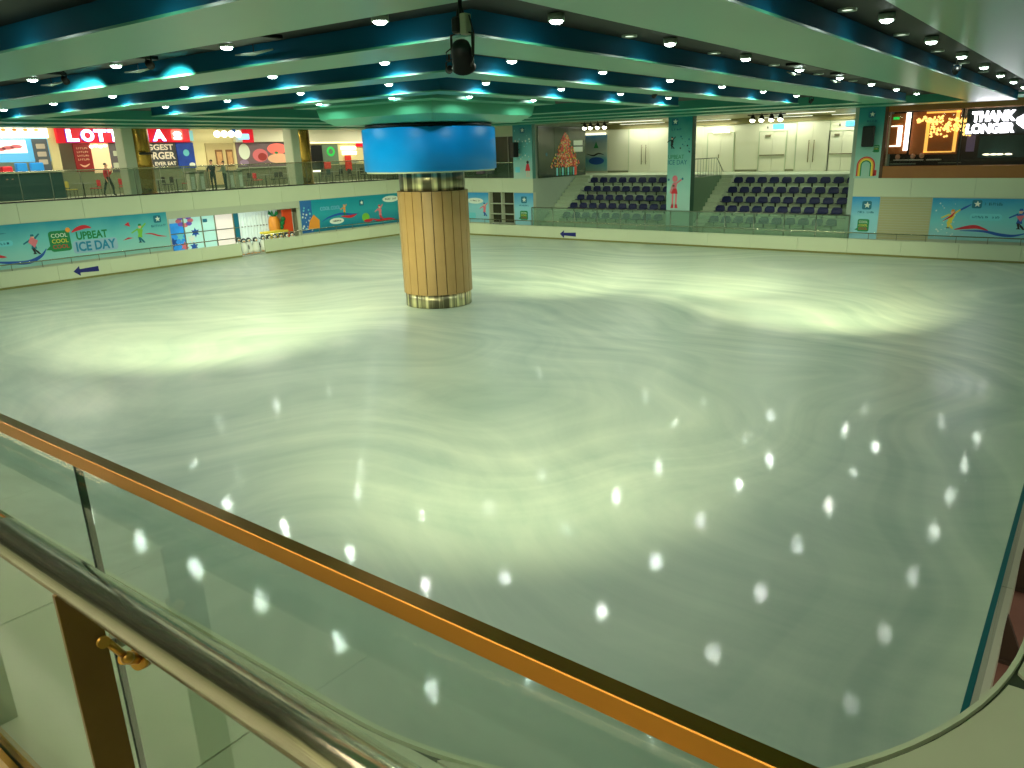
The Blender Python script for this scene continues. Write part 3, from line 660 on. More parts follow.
MB().box(0, 1.27, 0, 1.2, 0, 3.52).build('shaft', cream, t); MB().box(0, 1.27, -.012, 0, 0, 3.52).build('wrap', grad('rainbow_pillar_sheet', 0, 3.5, [(0, (160, 196, 178)), (.4, (140, 195, 180)), (.8, (40, 150, 150)), (1, (0, 118, 126))]), t)
for k, m in enumerate((p_red, p_orange, p_yel, p_green)):
    R = .44-.06*k; pts = [(.56+R*math.cos(a), .62+R*math.sin(a)) for a in [PI*i/14 for i in range(15)]]; pin = [(.56+(R-.06)*math.cos(a), .62+(R-.06)*math.sin(a)) for a in [PI*i/14 for i in range(15)]][::-1]
    decal([(.56+R, .1)]+pts+[(.56-R, .1), (.56-R+.06, .1)]+pin+[(.56+R-.06, .1)], m, t, 'rainbow_band', -.016)
bubble(t, .85, 1.12, 1.25, 1.6, [('COOL', p_white), ('COOL', p_yel)], -.016); logo(t, .62, 3.05, .35, p_teal, -.016); scribble(4, p_teal, .4, .9, 2.7, 2.8, t, -.016)
decal(rrect(.95, 1.1, .12, .4, .03), p_red, t, y=-.016)
speaker('black loudspeaker on the rainbow pillar', -10.18, 42.8, 5.35, .1, .55, .98)

# ================================================================== BANNERS
W = p_white
def banner(name, label, loc, rz, x0, x1, z0, z1, m):
    t = thing(name, label, 'banner', loc, rz); MB().box(x0, x1, -.02, 0, z0, z1).build('sheet', m, t); return t
t = banner('banner', 'long teal ice banner with a green speech bubble, on the left wall above the arrow', (XW, 0, 0), PI/2, 2, 23.3, .86, 2.90, tealf)
Y_ = -.022
skater(t, 16.35, 1.42, 1.15, p_teal, p_black, y=Y_-.004, hat=p_teal); decal([(16.15, 2.0), (16.4, 1.72), (16.6, 2.05), (16.3, 2.25)], p_pink, t, y=Y_-.012)
bubble(t, 17.1, 18.1, 1.42, 2.42, [('COOL', W), ('COOL', p_yel), ('COOL', p_red)], Y_); decal(oval(18.05, 2.42, .12, .12), p_orange, t, y=Y_-.008)
decal(ribbon(smooth_pts([(18.2, 2.28), (18.5, 2.42), (18.9, 2.5), (19.2, 2.42)]), .1), p_red, t, y=Y_); text('UPBEAT', p_green, 18.4, 19.95, 1.88, 2.28, t, Y_-.006, bold=.03)
decal(rrect(18.15, 20.4, 1.22, 1.84, .15), mat('lilac_print', (150, 185, 205), .5), t, y=Y_); text('ICE DAY', mat('ice_letter_blue', (20, 130, 165), .5), 18.3, 20.3, 1.3, 1.78, t, Y_-.008, bold=.03)
skater(t, 21.6, 1.42, 1.2, p_lime, p_teal, y=Y_-.004, hat=p_green, lean=.1); decal([(20.7, 1.62), (21.3, 1.7), (21.0, 1.75)], p_red, t, y=Y_); decal([(20.9, 2.4), (21.2, 2.3), (21.15, 2.55)], p_red, t, y=Y_)
decal(ribbon(smooth_pts([(21.9, 1.85), (22.3, 1.82), (22.7, 1.68), (23.15, 1.6)]), .04), p_red, t, y=Y_); logo(t, 22.75, 2.55, .42, p_teal, Y_); scribble(9, p_teal, 22.35, 23.2, 2.15, 2.27, t, Y_)
decal(rrect(14.2, 15.5, 1.92, 2.18, .12), p_sky, t, y=Y_); scribble(8, p_teal, 14.3, 15.35, 2.0, 2.1, t, Y_-.006); decal(ribbon(smooth_pts([(14.0, 1.35), (14.6, 1.5), (15.1, 1.42)]), .08), p_red, t, y=Y_)
decal(ribbon(smooth_pts([(14.3, 1.3), (15.2, 1.14), (16.0, 1.08), (16.6, 1.3), (16.9, 1.62)]), .09), p_blue, t, y=Y_); decal(ribbon(smooth_pts([(13.2, 2.6), (14.4, 2.5), (15.3, 2.52)]), .03), p_teal, t, y=Y_)
decal(oval(9.5, 1.9, .6, .5), p_sky, t, y=Y_)
t = banner('banner', 'deep teal cartoon-sea banner on the left wall between the opening and the column', (XW, 0, 0), PI/2, 32.3, YF-.2, .86, 2.92, tealdeep)
MB().box(32.3, 33.2, -.026, -.02, .86, 2.9).build('blue_print_panel', mat('deep_blue_panel', (40, 104, 170), .5), t)
flecks(t, 32.35, 33.1, .95, 2.6, 26, 6, [p_blue, p_sky, p_white], y=-.027, r=.1)
decal([(32.75, 1.05), (33.7, 1.05), (33.75, 1.6), (33.3, 1.98), (32.95, 1.6)], p_orange, t, y=-.03)
text('COOL COOL', mat('pale_blue_print', (130, 190, 220), .5), 33.9, 35.6, 2.18, 2.42, t, Y_)
decal(oval(35.2, 1.42, .62, .2), W, t, y=Y_); scribble(9, p_black, 34.85, 35.6, 1.37, 1.48, t, Y_-.006)
decal(ribbon(smooth_pts([(33.9, 1.45), (34.6, 1.72), (35.6, 1.86), (36.6, 1.75), (37.2, 1.8)]), .07), p_blue, t, y=Y_); decal(ribbon(smooth_pts([(35.6, 1.7), (36.4, 1.62), (37.0, 1.74)]), .09), p_red, t, y=Y_-.005)
skater(t, 35.9, 1.75, .85, p_orange, p_green, y=Y_-.008); logo(t, 37.5, 2.45, .42, p_teal, Y_); decal(oval(37.8, 1.45, .35, .3), p_lime, t, y=Y_); decal(oval(38.0, 1.22, .4, .1), p_red, t, y=Y_-.005)
skater(t, 39.2, 1.2, 1.25, p_pink, p_red, y=Y_-.004, hat=p_red, lean=-.1); decal(ribbon(smooth_pts([(38.2, 1.35), (39.0, 1.15), (40.0, 1.18), (40.6, 1.1)]), .08), p_red, t, y=Y_)
decal(oval(40.3, 2.55, .8, .22), W, t, y=Y_); scribble(12, p_black, 39.75, 40.85, 2.5, 2.61, t, Y_-.006)
text('UPBEAT', p_green, 40.9, 42.1, 1.7, 2.05, t, Y_); text('ICE DAY', p_teal, 40.9, 42.1, 1.15, 1.55, t, Y_); decal(ribbon([(33.8, 1.1), (36, 1.05), (39, 1.0), (42, 1.08)], .03), p_sky, t, y=Y_)
t = banner('banner', 'small blue banner with a white speech bubble just right of the timber column', (0, YW, 0), 0, -39.2, -35.0, .84, 2.88, bluef)
decal(oval(-36.2, 2.32, .75, .2), W, t, y=Y_); scribble(9, p_black, -36.6, -35.75, 2.28, 2.37, t, Y_-.006); skater(t, -35.4, 1.3, 1.1, p_pink, p_blue, y=Y_, hat=p_blue); decal(rrect(-36.9, -36.2, 1.1, 1.5, .1), p_sky, t, y=Y_)
t = banner('banner', 'narrow blue panel with green bubble left of the seats, beside the dark shelves', (0, YW, 0), 0, -32.73, -31.13, .78, 2.88, bluef)
logo(t, -31.9, 2.42, .48, p_teal, Y_); scribble(9, p_teal, -32.3, -31.5, 2.02, 2.12, t, Y_); bubble(t, -32.25, -31.6, 1.12, 1.72, [('COOL', W), ('COOL', p_yel), ('COOL', p_red)], Y_)
t = banner('banner', 'narrow blue panel with green bubble under the rainbow pillar', (0, YW, 0), 0, -10.72, -9.36, .78, 2.90, bluef)
logo(t, -9.98, 2.46, .46, p_teal, Y_); scribble(9, p_teal, -10.4, -9.6, 2.08, 2.18, t, Y_); bubble(t, -10.35, -9.78, 1.15, 1.78, [('COOL', W), ('COOL', p_yel), ('COOL', p_red)], Y_)
t = banner('banner', 'wide blue skating banner at the far right below the brown window', (0, YW, 0), 0, -6.95, 2.5, .90, 2.88, grad('blue_wide_sheet', .9, 2.9, [(0, (150, 200, 200)), (.5, (110, 200, 205)), (1, (0, 140, 190))]))
skater(t, -6.15, 1.45, 1.1, p_yel, p_yel, y=Y_-.004, hat=p_orange, lean=.15); decal([(-6.45, 1.75), (-6.0, 2.0), (-5.85, 2.3), (-6.1, 2.05)], p_red, t, y=Y_-.012); decal(ribbon([(-5.9, 2.2), (-5.5, 2.45), (-5.25, 2.6)], .05), p_blue, t, y=Y_)
logo(t, -5.02, 2.6, .42, p_teal, Y_); scribble(9, p_teal, -4.7, -3.95, 2.56, 2.7, t, Y_); decal(rrect(-5.25, -3.9, 1.86, 2.18, .15), p_sky, t, y=Y_); scribble(19, p_teal, -5.15, -4.0, 1.96, 2.07, t, Y_-.006)
decal(ribbon(smooth_pts([(-5.85, 1.4), (-5.3, 1.52), (-4.9, 1.55), (-4.4, 1.4)]), .09), p_red, t, y=Y_); decal(ribbon(smooth_pts([(-5.6, 1.35), (-4.6, 1.36), (-3.9, 1.22), (-3.3, 1.2), (-2.7, 1.38)]), .07), p_blue, t, y=Y_)
skater(t, -3.2, 1.5, 1.15, p_blue, p_black, y=Y_-.004, hat=p_blue); decal([(-3.35, 2.1), (-3.15, 1.85), (-3.0, 2.15)], p_pink, t, y=Y_-.012); flecks(t, -6.9, -5.9, 1, 2.7, 24, 2, [W], y=Y_, r=.05)
bubble(t, -2.4, -1.4, 1.4, 2.4, [('COOL', W), ('COOL', p_yel), ('COOL', p_red)], Y_)
# dark shelf grid left of the narrow panel, slatted shutter right of the rainbow pillar panel
t = thing('shelf_unit', 'dark open shelf grid in the wall between two blue panels', 'shelf', (-34.96, YW+.02, .8))
MB().box(0, 2.2, .35, .4, 0, 2.12).build('back', mat('dark_olive_back', (46, 48, 26), .7), t)
for z in (.0, .62, 1.32): MB().box(0, 2.2, 0, .35, z, z+.06).build('shelf', cream2, t)
for x in (0, 1.06, 2.14): MB().box(x, x+.06, 0, .35, 0, 2.12).build('upright', cream2, t)
t = thing('shutter', 'cream horizontal-slat shutter in the far wall left of the wide blue banner', 'shutter', (-9.34, YW, .8))
slat_me = MB().box(0, 2.36, -.03, 0, .012, .112).mesh('slat', mat('slat_beige', (176, 172, 130), .5))
for i in range(17): place('slat', slat_me, t, (0, 0, .124*i))
MB().box(-.03, 0, -.05, 0, 0, 2.12).box(2.36, 2.39, -.05, 0, 0, 2.12).build('side_rail', cream2, t)

# ================================================================== PEOPLE
def person(name, label, loc, rz, top, bottom, hair, pose='stand', h=1.68, sleeves=None, group=None):
    """one continuous skinned figure; colours follow the clothes"""
    k = h/1.7
    J = dict(pel=(0, 0, .95), waist=(0, 0, 1.08), chest=(0, 0, 1.32), neck=(0, 0, 1.45), chin=(0, -.01, 1.52), head=(0, -.02, 1.61), crown=(0, 0, 1.70))
    R = dict(pel=(.15, .11), waist=(.13, .10), chest=(.165, .11), neck=(.055, .055), chin=(.062, .07), head=(.078, .095), crown=(.05, .06))
    E_ = [('pel', 'waist'), ('waist', 'chest'), ('chest', 'neck'), ('neck', 'chin'), ('chin', 'head'), ('head', 'crown')]
    for s, sd in ((-1, 'l'), (1, 'r')):
        if pose == 'walk': leg = [(s*.1, -.02, .90), (s*.1, -.02-s*.16, .50), (s*.1, .05-s*.22, .09), (s*.1, -.08-s*.22, .04)]
        elif pose == 'sit': leg = [(s*.1, -.03, .93), (s*.12, -.42, .90), (s*.12, -.44, .47), (s*.12, -.56, .42)]
        else: leg = [(s*.1, 0, .90), (s*.11, -.01, .50), (s*.11, .02, .09), (s*.11, -.11, .04)]
        if pose == 'walk' and s == 1: arm = [(.19, 0, 1.38), (.27, -.05, 1.12), (.12, -.24, 1.36), (.08, -.27, 1.46)]
        elif pose == 'sit' or pose == 'lean': arm = [(s*.19, 0, 1.38), (s*.24, -.12, 1.13), (s*.14, -.33, 1.12), (s*.12, -.42, 1.12)]
        else: arm = [(s*.19, 0, 1.38), (s*.25, .02, 1.12), (s*.26, -.06, .88), (s*.26, -.09, .80)]
        for i, (p, r) in enumerate(zip(leg, (.095, .062, .043, .04))): J[sd+'g%d' % i] = p; R[sd+'g%d' % i] = (r, r)
        for i, (p, r) in enumerate(zip(arm, (.062, .045, .032, .035))): J[sd+'a%d' % i] = p; R[sd+'a%d' % i] = (r, r)
        E_ += [('pel', sd+'g0'), (sd+'g0', sd+'g1'), (sd+'g1', sd+'g2'), (sd+'g2', sd+'g3'), ('chest', sd+'a0'), (sd+'a0', sd+'a1'), (sd+'a1', sd+'a2'), (sd+'a2', sd+'a3')]
        for q, (dx, dy) in enumerate(((-.03, -.02), (-.015, -.03), (0, -.035), (.015, -.03), (s*-.04, .0))):
            a = Vector(arm[3]); d = (a-Vector(arm[2])).normalized(); J[sd+'f%d' % q] = tuple(a+d*(.075 if q < 4 else .04)+Vector((dx, 0, 0))); R[sd+'f%d' % q] = (.009, .009); E_.append((sd+'a3', sd+'f%d' % q))
    ks = list(J); idx = {n: i for i, n in enumerate(ks)}
    me = bpy.data.meshes.new('body'); me.from_pydata([tuple(v*k for v in J[n]) for n in ks], [(idx[a], idx[b]) for a, b in E_], [])
    o = bpy.data.objects.new('body', me); COL.objects.link(o)
    md = o.modifiers.new('s', 'SKIN'); sv = me.skin_vertices[0].data
    for n in ks: sv[idx[n]].radius = tuple(v*k for v in R[n]); sv[idx[n]].use_root = (n == 'pel')
    md.use_smooth_shade = True; sb = o.modifiers.new('u', 'SUBSURF'); sb.levels = 1; sb.render_levels = 1
    dg = bpy.context.evaluated_depsgraph_get(); m2 = bpy.data.meshes.new_from_object(o.evaluated_get(dg)); bpy.data.objects.remove(o)
    m2.materials.clear()
    for m in (top, bottom, skin_m, hair, shoe_m): m2.materials.append(m)
    hip = .93*k
    for p in m2.polygons:
        c = p.center; z = c.z/k; ax = abs(c.x)/k; p.use_smooth = True
        legz = .35 if pose == 'sit' else -1
        if z > 1.50: p.material_index = 3 if (z > 1.64 or c.y > .03*k) else 2
        elif z > 1.44: p.material_index = 2
        elif z < .07 or (pose == 'sit' and z < .46): p.material_index = 4
        elif (ax > .2 and .7 < z < .9 and pose != 'sit') or (c.y < -.36*k and z > 1.0) or (ax < .2 and c.y < -.2*k and z > 1.3): p.material_index = 2
        elif z < 1.0 and ax < .2: p.material_index = 1
        elif z < .93: p.material_index = 1 if ax < .22 else 0
        else: p.material_index = 0
    t = thing(name, label, 'person', loc, rz, group)
    place('body', m2, t)
    # face and hair
    mb = MB()
    mb.ball((-.03*k, -.105*k, 1.615*k), .011*k, 1, 8, 6); mb.ball((.03*k, -.105*k, 1.615*k), .011*k, 1, 8, 6); mb.ball((0, -.118*k, 1.585*k), (.012*k, .018*k, .022*k), 0, 8, 6)
    mb.ball((0, -.104*k, 1.548*k), (.024*k, .008*k, .007*k), 2, 8, 6); mb.ball((-.083*k, -.01*k, 1.60*k), (.012*k, .02*k, .028*k), 0, 8, 6); mb.ball((.083*k, -.01*k, 1.60*k), (.012*k, .02*k, .028*k), 0, 8, 6)
    mb.build('face', [skin_m, black, p_pink], t)
    mb = MB(); mb.lathe([(.088*k*math.sin(a), (1.625+.10*math.cos(a))*k) for a in [PI*.02+PI*.5*i/6 for i in range(7)]], 16); o = mb.build('hair', hair, t); o.location = (0, .012*k, 0)
    return t
skin_m = mat('skin', (214, 160, 128), .5); shoe_m = mat('dark_shoes', (24, 24, 26), .5); hair_m = mat('black_hair', (22, 18, 18), .6)
red_shirt = mat('red_shirt', (214, 30, 58), .7); dark_tr = mat('dark_trousers', (26, 42, 46), .8); dark_shirt = mat('dark_navy_shirt', (22, 36, 52), .8); grey_shirt = mat('pale_grey_shirt', (150, 160, 140), .8)
person('person', 'person in a red shirt and dark trousers walking on the upper gallery, hand raised', (-44.05, 21.6, Z2), 2.2, red_shirt, dark_tr, hair_m, 'walk', 1.72)
person('person', 'person in a dark navy shirt leaning near the gallery rail, left of the pair', (-42.6, 27.0, Z2), .4, dark_shirt, dark_tr, hair_m, 'lean', 1.74)
person('person', 'person in a pale shirt beside the person in navy at the gallery rail', (-42.8, 27.9, Z2), -.9, grey_shirt, dark_tr, hair_m, 'lean', 1.66)
person('person', 'person in a red top behind the blue counter at the far left of the gallery', (-45.6, 17.35, Z2), 1.4, red_shirt, dark_tr, hair_m, 'lean', 1.62)

# ================================================================== UPPER GALLERY, LEFT
SX = -46.6                                # plane of the shop fronts
bk = MB().box(SX-.2, SX, 20.05, 20.55, Z2, 7.62).box(SX-.2, SX, 28.4, 36, Z2, 7.62).box(SX-.2, SX, 37.0, 50, Z2, 7.62).box(SX-2.6, SX-2.4, 12, 37.5, Z2, 7.62)
struct('lower_strip_left', MB().box(SX, SX+.03, 28.45, 50, Z2, Z2+1.15), mat('dull_lower_strip', (112, 116, 88), .6), label='dull olive strip added to darken the lower gallery wall')  # boxes added to make the lower cream wall darker
struct('wall_left', bk, mat('warm_cream_wall', (226, 214, 160), .5, var=.03), label='cream walls between the shop fronts of the gallery')
# white menu kiosk
t = thing('shop_kiosk', 'pale blue food kiosk with a bright menu strip at the far left of the gallery', 'kiosk', (SX, 0, Z2), PI/2)
MB().box(12, 20, -.06, 0, 1.9, 3.2).build('blue_panel', mat('kiosk_blue', (90, 170, 215), .4, emit=.55), t)
MB().box(12, 20.02, -.25, 0, 3.1, 3.72).build('menu_strip', glow('menu_white', (255, 246, 215), 3.0), t)
for i in range(9):
    x = 15.3+i*.52; MB().poly(oval(x, 3.5, .13, .08, 10), -.27, -.255).build('menu_picture', mat('warm_food_print_%d' % i, random.choice([(214, 150, 80), (230, 190, 120), (190, 120, 60)]), .5, emit=.8), t)
MB().box(16.4, 18.9, -.10, -.06, 2.35, 3.0).build('menu_screen', glow('menu_screen', (225, 235, 220), 1.3), t)
for i in range(3): decal(oval(17.6+.4*i, 2.55+.06*i, .3, .1), p_pink, t, y=-.105)
MB().box(19.2, 19.95, -.12, 0, 1.3, 3.05).build('grey_poster', mat('grey_poster', (84, 92, 100), .5), t)
for i in range(3): decal(rrect(19.35, 19.8, 1.75+.4*i, 2.0+.4*i, .04), mat('beige_print_%d' % i, (190, 176, 160), .5), t, y=-.125)
MB().bbox(12, 19.9, -1.3, -.7, 0, 1.35, .03).build('counter', mat('dark_teal_counter', (18, 60, 62), .4), t)
MB().box(12, 19.95, -1.35, -.65, 1.35, 1.40).build('worktop', cream, t)
for x, w_ in ((17.8, .5), (18.5, .6)): MB().bbox(x, x+w_, -1.2, -.9, 1.40, 1.85, .03).build('till', mat('till_blue', (40, 130, 200), .3, emit=.3) if x < 18 else bpy.data.materials['till_blue'], t)
for x in (16.2, 17.1): MB().bbox(x, x+.5, -1.2, -.85, 1.4, 1.7, .04).build('tray_rack', p_red if x > 17 else darkg, t)
# burger restaurant front
t = thing('restaurant', 'burger restaurant front with a red fascia and big white glowing letters', 'shop front', (SX, 0, Z2), PI/2)
redf = mat('red_fascia', (206, 16, 40), .35, emit=.55)
MB().bbox(20.45, 28.2, -.25, 0, 2.82, 3.66, .03).build('fascia_board', redf, t)
lt = glow('white_glowing_letters', (240, 240, 255), 3.6); ltb = mat('blue_letter_edge', (60, 80, 220), .4, emit=.6)
xs = [20.92, 21.68, 22.42, 23.16, 23.9, 24.55, 25.3, 25.78]; ws = [.62, .70, .66, .66, .56, .60, .2, .82]
for ch, x, wd in zip('LOTTERIA', xs, ws):
    text(ch, ltb, x-.03, x+wd+.03, 2.87, 3.54, t, -.26, .05, 'letter_side', bold=.05); text(ch, lt, x, x+wd, 2.90, 3.54, t, -.31, .03, 'letter', bold=.045)
MB().poly(rrect(26.98, 27.7, 2.92, 3.56, .14), -.31, -.26).build('badge', glow('badge_coral', (255, 110, 90), 1.6), t)
MB().poly(oval(27.34, 3.3, .26, .14, 16), -.33, -.31).poly(rrect(27.08, 27.6, 3.0, 3.12, .05), -.33, -.31).build('badge_burger', lt, t)
MB().poly(rrect(28.2, 28.45, 2.9, 3.5, .03), -.2, -.1).build('side_badge', mat('pale_teal_badge', (120, 190, 200), .4, emit=.4), t)
MB().box(20.45, 28.4, -.02, .1, 0, 1.3).build('lower_wall', mat('olive_grey_wall', (120, 128, 98), .6), t)
mb = MB().box(21.25, 22.2, -.06, 0, 1.3, 2.8); mb.build('poster', mat('maroon_poster', (132, 20, 22), .5, emit=.2), t)
for i in range(4): scribble(6, p_skin, 21.4, 22.05, 2.5-.2*i, 2.6-.2*i, t, -.07)
decal(ribbon(smooth_pts([(21.45, 1.7), (21.7, 1.58), (22.0, 1.72)]), .05), p_skin, t, y=-.07)
MB().box(22.2, 23.2, -.05, 0, 1.2, 2.8).build('curtain', mat('peach_blind', (236, 206, 160), .6, emit=.35), t)
for i in range(4): MB().ball((22.2+.26*i, -.15, 2.62+.05*(i % 2)), (.12, .08, .08), 0, 10, 6).build('globe_lamp', lightbar, t)
MB().box(23.2, 24.3, -.06, 0, 1.2, 2.8).build('menu_board', mat('grey_menu_board', (88, 84, 86), .5), t)
for x, z, a in ((23.3, 1.45, .4), (23.8, 1.5, .35), (23.4, 2.1, .3), (23.85, 2.25, .36), (23.9, 1.95, .3)): decal(rrect(x, x+a, z, z+.28, .03), random.choice([p_skin, W, cream2]), t, y=-.07)
MB().box(24.3, 27.25, -.06, 0, 1.3, 2.8).build('slogan_board', mat('charcoal_board', (66, 70, 72), .5), t)
for i, (s_, a, b, z0, z1) in enumerate((('BIGGEST', 25.0, 27.1, 2.38, 2.72), ('BURGER', 25.0, 27.15, 1.86, 2.28), ("YOU'LL EVER EAT", 24.6, 27.15, 1.5, 1.72))):
    text(s_, mat('warm_white_print_%d' % i, (222, 212, 190), .5, emit=.25), a, b, z0, z1, t, -.07, bold=.03)
MB().box(27.3, 28.45, -.06, 0, 1.3, 2.8).build('blue_poster', mat('strong_blue_poster', (20, 60, 150), .5, var=.6, scale=2.5, emit=.15), t)
decal(oval(27.9, 2.2, .2, .2), p_sky, t, y=-.07); decal(oval(28.2, 1.5, .2, .12), W, t, y=-.07)
# mid gallery: wall panel with two framed posters, four globes, blade sign, food mural
t = thing('wall_panel', 'beige wall panel with two framed brown posters behind the pair at the rail', 'panel', (SX, 0, Z2), PI/2)
MB().bbox(29.25, 31.25, -.1, 0, .2, 2.75, .02).build('panel_board', mat('beige_panel', (196, 178, 128), .5), t)
for x in (29.85, 30.6): MB().bbox(x, x+.52, -.15, -.1, 1.3, 2.35, .02).build('frame', mat('brown_frame_%d' % int(x), (120, 84, 48), .5), t); MB().box(x+.09, x+.43, -.16, -.15, 1.42, 2.22).build('print', mat('tan_print_%d' % int(x), (190, 146, 96), .5, var=.4, scale=5), t)
t = thing('pendant_row', 'row of four round white pendant globes over the gallery', 'lamp', (SX+1.3, 0, 0), PI/2)
MB().tube([(29.2, 0, 7.38), (31.2, 0, 7.38)], .02, 6).build('rail', darkg, t)
for i in range(4):
    MB().ball((29.4+.5*i, 0, 7.08), .20, 0, 16, 10).build('globe', glow('globe_white_%d' % i, (255, 250, 230), 3), t); MB().tube([(29.4+.5*i, 0, 7.25), (29.4+.5*i, 0, 7.62)], .012, 6).build('cord', darkg, t)
t = thing('blade_sign', 'small red and pale blue projecting sign right of the white globes', 'sign', (SX, 0, Z2), PI/2)
MB().bbox(31.75, 32.6, -.5, -.4, 2.75, 3.6, .04).build('red_plate', redf, t); MB().bbox(31.4, 32.2, -.6, -.5, 2.95, 3.3, .04).build('blue_plate', glow('pale_blue_plate', (130, 200, 250), 1.5), t); MB().box(31.0, 31.2, -.6, -.5, 3.35, 3.6).build('blue_tab', p_blue, t); MB().tube([(32, 0, 3.3), (32, -.42, 3.3)], .03, 6).build('bracket', darkg, t)
t = thing('food_mural', 'large pink and red lit food mural between the globes and the right round column', 'mural', (SX, 0, Z2), PI/2)
MB().box(31.45, 35.8, -.1, 0, 1.2, 2.78).build('mural_board', mat('mauve_mural', (110, 92, 96), .5, var=.4, scale=1.2, emit=.2), t)
for pts, m in ((oval(33.2, 1.95, .6, .42), p_pink), (oval(33.35, 1.85, .35, .25), mat('meat_red', (150, 50, 46), .5, emit=.2)), (oval(34.6, 2.35, .8, .36), mat('coral_print', (240, 110, 96), .5, emit=.4)), (oval(34.7, 1.72, .95, .32), p_skin), (oval(34.6, 1.95, .4, .16), p_orange), (oval(34.5, 2.1, .16, .08), p_green), (oval(32.0, 2.2, .42, .5), W), (oval(31.9, 1.5, .35, .2), mat('lilac_plate', (150, 130, 160), .5))):
    decal(pts, m, t, y=-.105-.004*random.random())
MB().box(31.3, 35.9, -.14, -.1, 1.14, 1.2).build('ledge', cream2, t)
MB().box(31.3, 35.9, -.35, -.05, 2.8, 3.78).build('bulkhead', white_wall, t)
# right-hand restaurant beyond the second column
t = thing('restaurant', 'dark restaurant front with green, white and red hanging signs left of the blue drum', 'shop front', (SX, 0, Z2), PI/2)
MB().box(37.2, 46.5, .2, .3, 0, 2.7).build('dark_wall', mat('dark_brown_wall', (52, 46, 42), .6, var=.4, scale=1.4), t); MB().box(36.9, 46.6, -.2, .3, 2.72, 3.79).build('bulkhead', white_wall, t); MB().box(37.0, 46.5, -.24, -.2, 2.66, 2.74).build('light_line', glow('warm_line', (255, 236, 190), 1.4), t)
MB().box(37.0, 38.3, -.3, 0, .9, 2.55).build('black_screen', black, t); MB().box(37.0, 38.2, -.3, 0, .72, .82).build('shelf_light', lightbar, t)
decal(rrect(38.45, 40.0, 1.2, 2.6, .1), mat('green_grey_poster', (100, 124, 100), .5, emit=.15), t, y=-.02)
mb = MB(); mb.poly(oval(39.3, 2.1, .38, .34), -.045, -.03).build('green_ring', mat('bright_green_sign', (40, 190, 80), .5, emit=.5), t); decal(oval(39.3, 2.1, .2, .18), bpy.data.materials['green_grey_poster'], t, y=-.05)
MB().box(40.3, 41.7, -.1, 0, 2.2, 2.42).box(40.4, 41.7, -.1, 0, 1.85, 2.08).build('white_sign', lightbar, t)
for x, z0, z1 in ((38.5, .9, 1.4), (40.5, .7, 1.8), (43.2, .9, 2.0), (44.8, .8, 1.5)): MB().bbox(x, x+.6, -.2, -.05, z0, z1, .05).build('red_hanging', mat('red_hanging', (200, 46, 34), .5, emit=.25) if x < 39 else bpy.data.materials['red_hanging'], t)
MB().box(41.8, 42.9, -.1, 0, 2.4, 2.65).build('red_tab', redf, t); decal(ribbon([(43.3, 2.1), (43.9, 2.05), (44.6, 1.85)], .05), W, t, y=-.11)
decal(oval(41.4, 1.35, .5, .12), cream2, t, y=-.11)
# far-side dark window behind the drum
t = thing('shop_window', 'dark shop window with a mauve dress display between the blue drum and the speaker pillar', 'window', (0, YW+1.38, Z2))
MB().box(-41, -32.5, 0, .02, 0, 2.75).build('dark_glazing', mat('dark_olive_glass', (70, 74, 56), .2, var=.3, scale=1), t); MB().box(-41, -32.5, -.1, 0, 2.75, 3.7).build('bulkhead', cream, t)
for x in (-38.5, -36.2, -34.2): MB().box(x, x+.08, -.05, 0, 0, 2.75).build('mullion', steel_d, t)
mb = MB(); mb.lathe([(.35, 0), (.2, .8), (.13, 1.0), (.18, 1.3), (.06, 1.45), (.08, 1.6), (0, 1.7)], 12); 
for i, (x, m) in enumerate(((-36.3, mat('mauve_dress', (150, 100, 130), .7)), (-35.5, mat('grey_dress', (110, 104, 112), .7)))): mb.build('dress_form', m, t, (x, -.5, .3))
decal(oval(-36.5, 2.35, .22, .4), mat('lilac_light', (205, 190, 240), .5, emit=1.2), t, y=-.02)

# gallery columns
def gcol(y, label):
    t = thing('column', label, 'column', (-42.65, y, Z2))
    MB().lathe([(.54, 0), (.58, .04), (.58, 3.5), (.58, 3.8)], 40).build('gold_shaft', mat('gold_sheet', (170, 134, 60), .22, .85, var=.25, scale=1.5) if 'gold_sheet' not in bpy.data.materials else bpy.data.materials['gold_sheet'], t)
    MB().bbox(-.45, .40, -1.0, -.32, 0, 3.8, .04).build('grey_pilaster', cream2, t)
    MB().lathe([(.62, 0), (.62, .12), (.58, .14)], 40).build('base_ring', gold, t)
gcol(22.85, 'round gold column with a grey pilaster between the burger restaurant letters')
gcol(33.6, 'round gold column with a grey pilaster right of the pink food mural')
# glass balustrade of the left gallery
t = thing('balustrade', 'long glass balustrade along the edge of the left upper gallery', 'railing', (XW+.05-.12, 0, Z2+.03), PI/2)
for i in range(30):
    a = 1+1.4*i
    if a > 42: break
    MB().box(a+.02, a+1.38, -.008, .008, .04, 1.36).build('glass_pane', clear2, t); MB().tube([(a, .03, 0), (a, .03, 1.38)], .02, 6).build('post', steel_d, t)
MB().tube([(1, .03, 1.40), (43, .03, 1.40)], .03, 8).build('top_rail', steel, t); MB().box(1, 43, -.03, .03, 0, .07).build('shoe', darkg, t)
t = thing('balustrade', 'short balustrade on the far upper floor between the blue drum and the speaker pillar', 'railing', (0, YW+.1, Z2+.03))
for i in range(6): MB().box(-41.2+1.4*i+.02, -41.2+1.4*i+1.38, -.008, .008, .04, 1.0).build('glass_pane', clear, t)
MB().tube([(-41.2, 0, 1.02), (-32.8, 0, 1.02)], .03, 8).build('top_rail', steel, t)

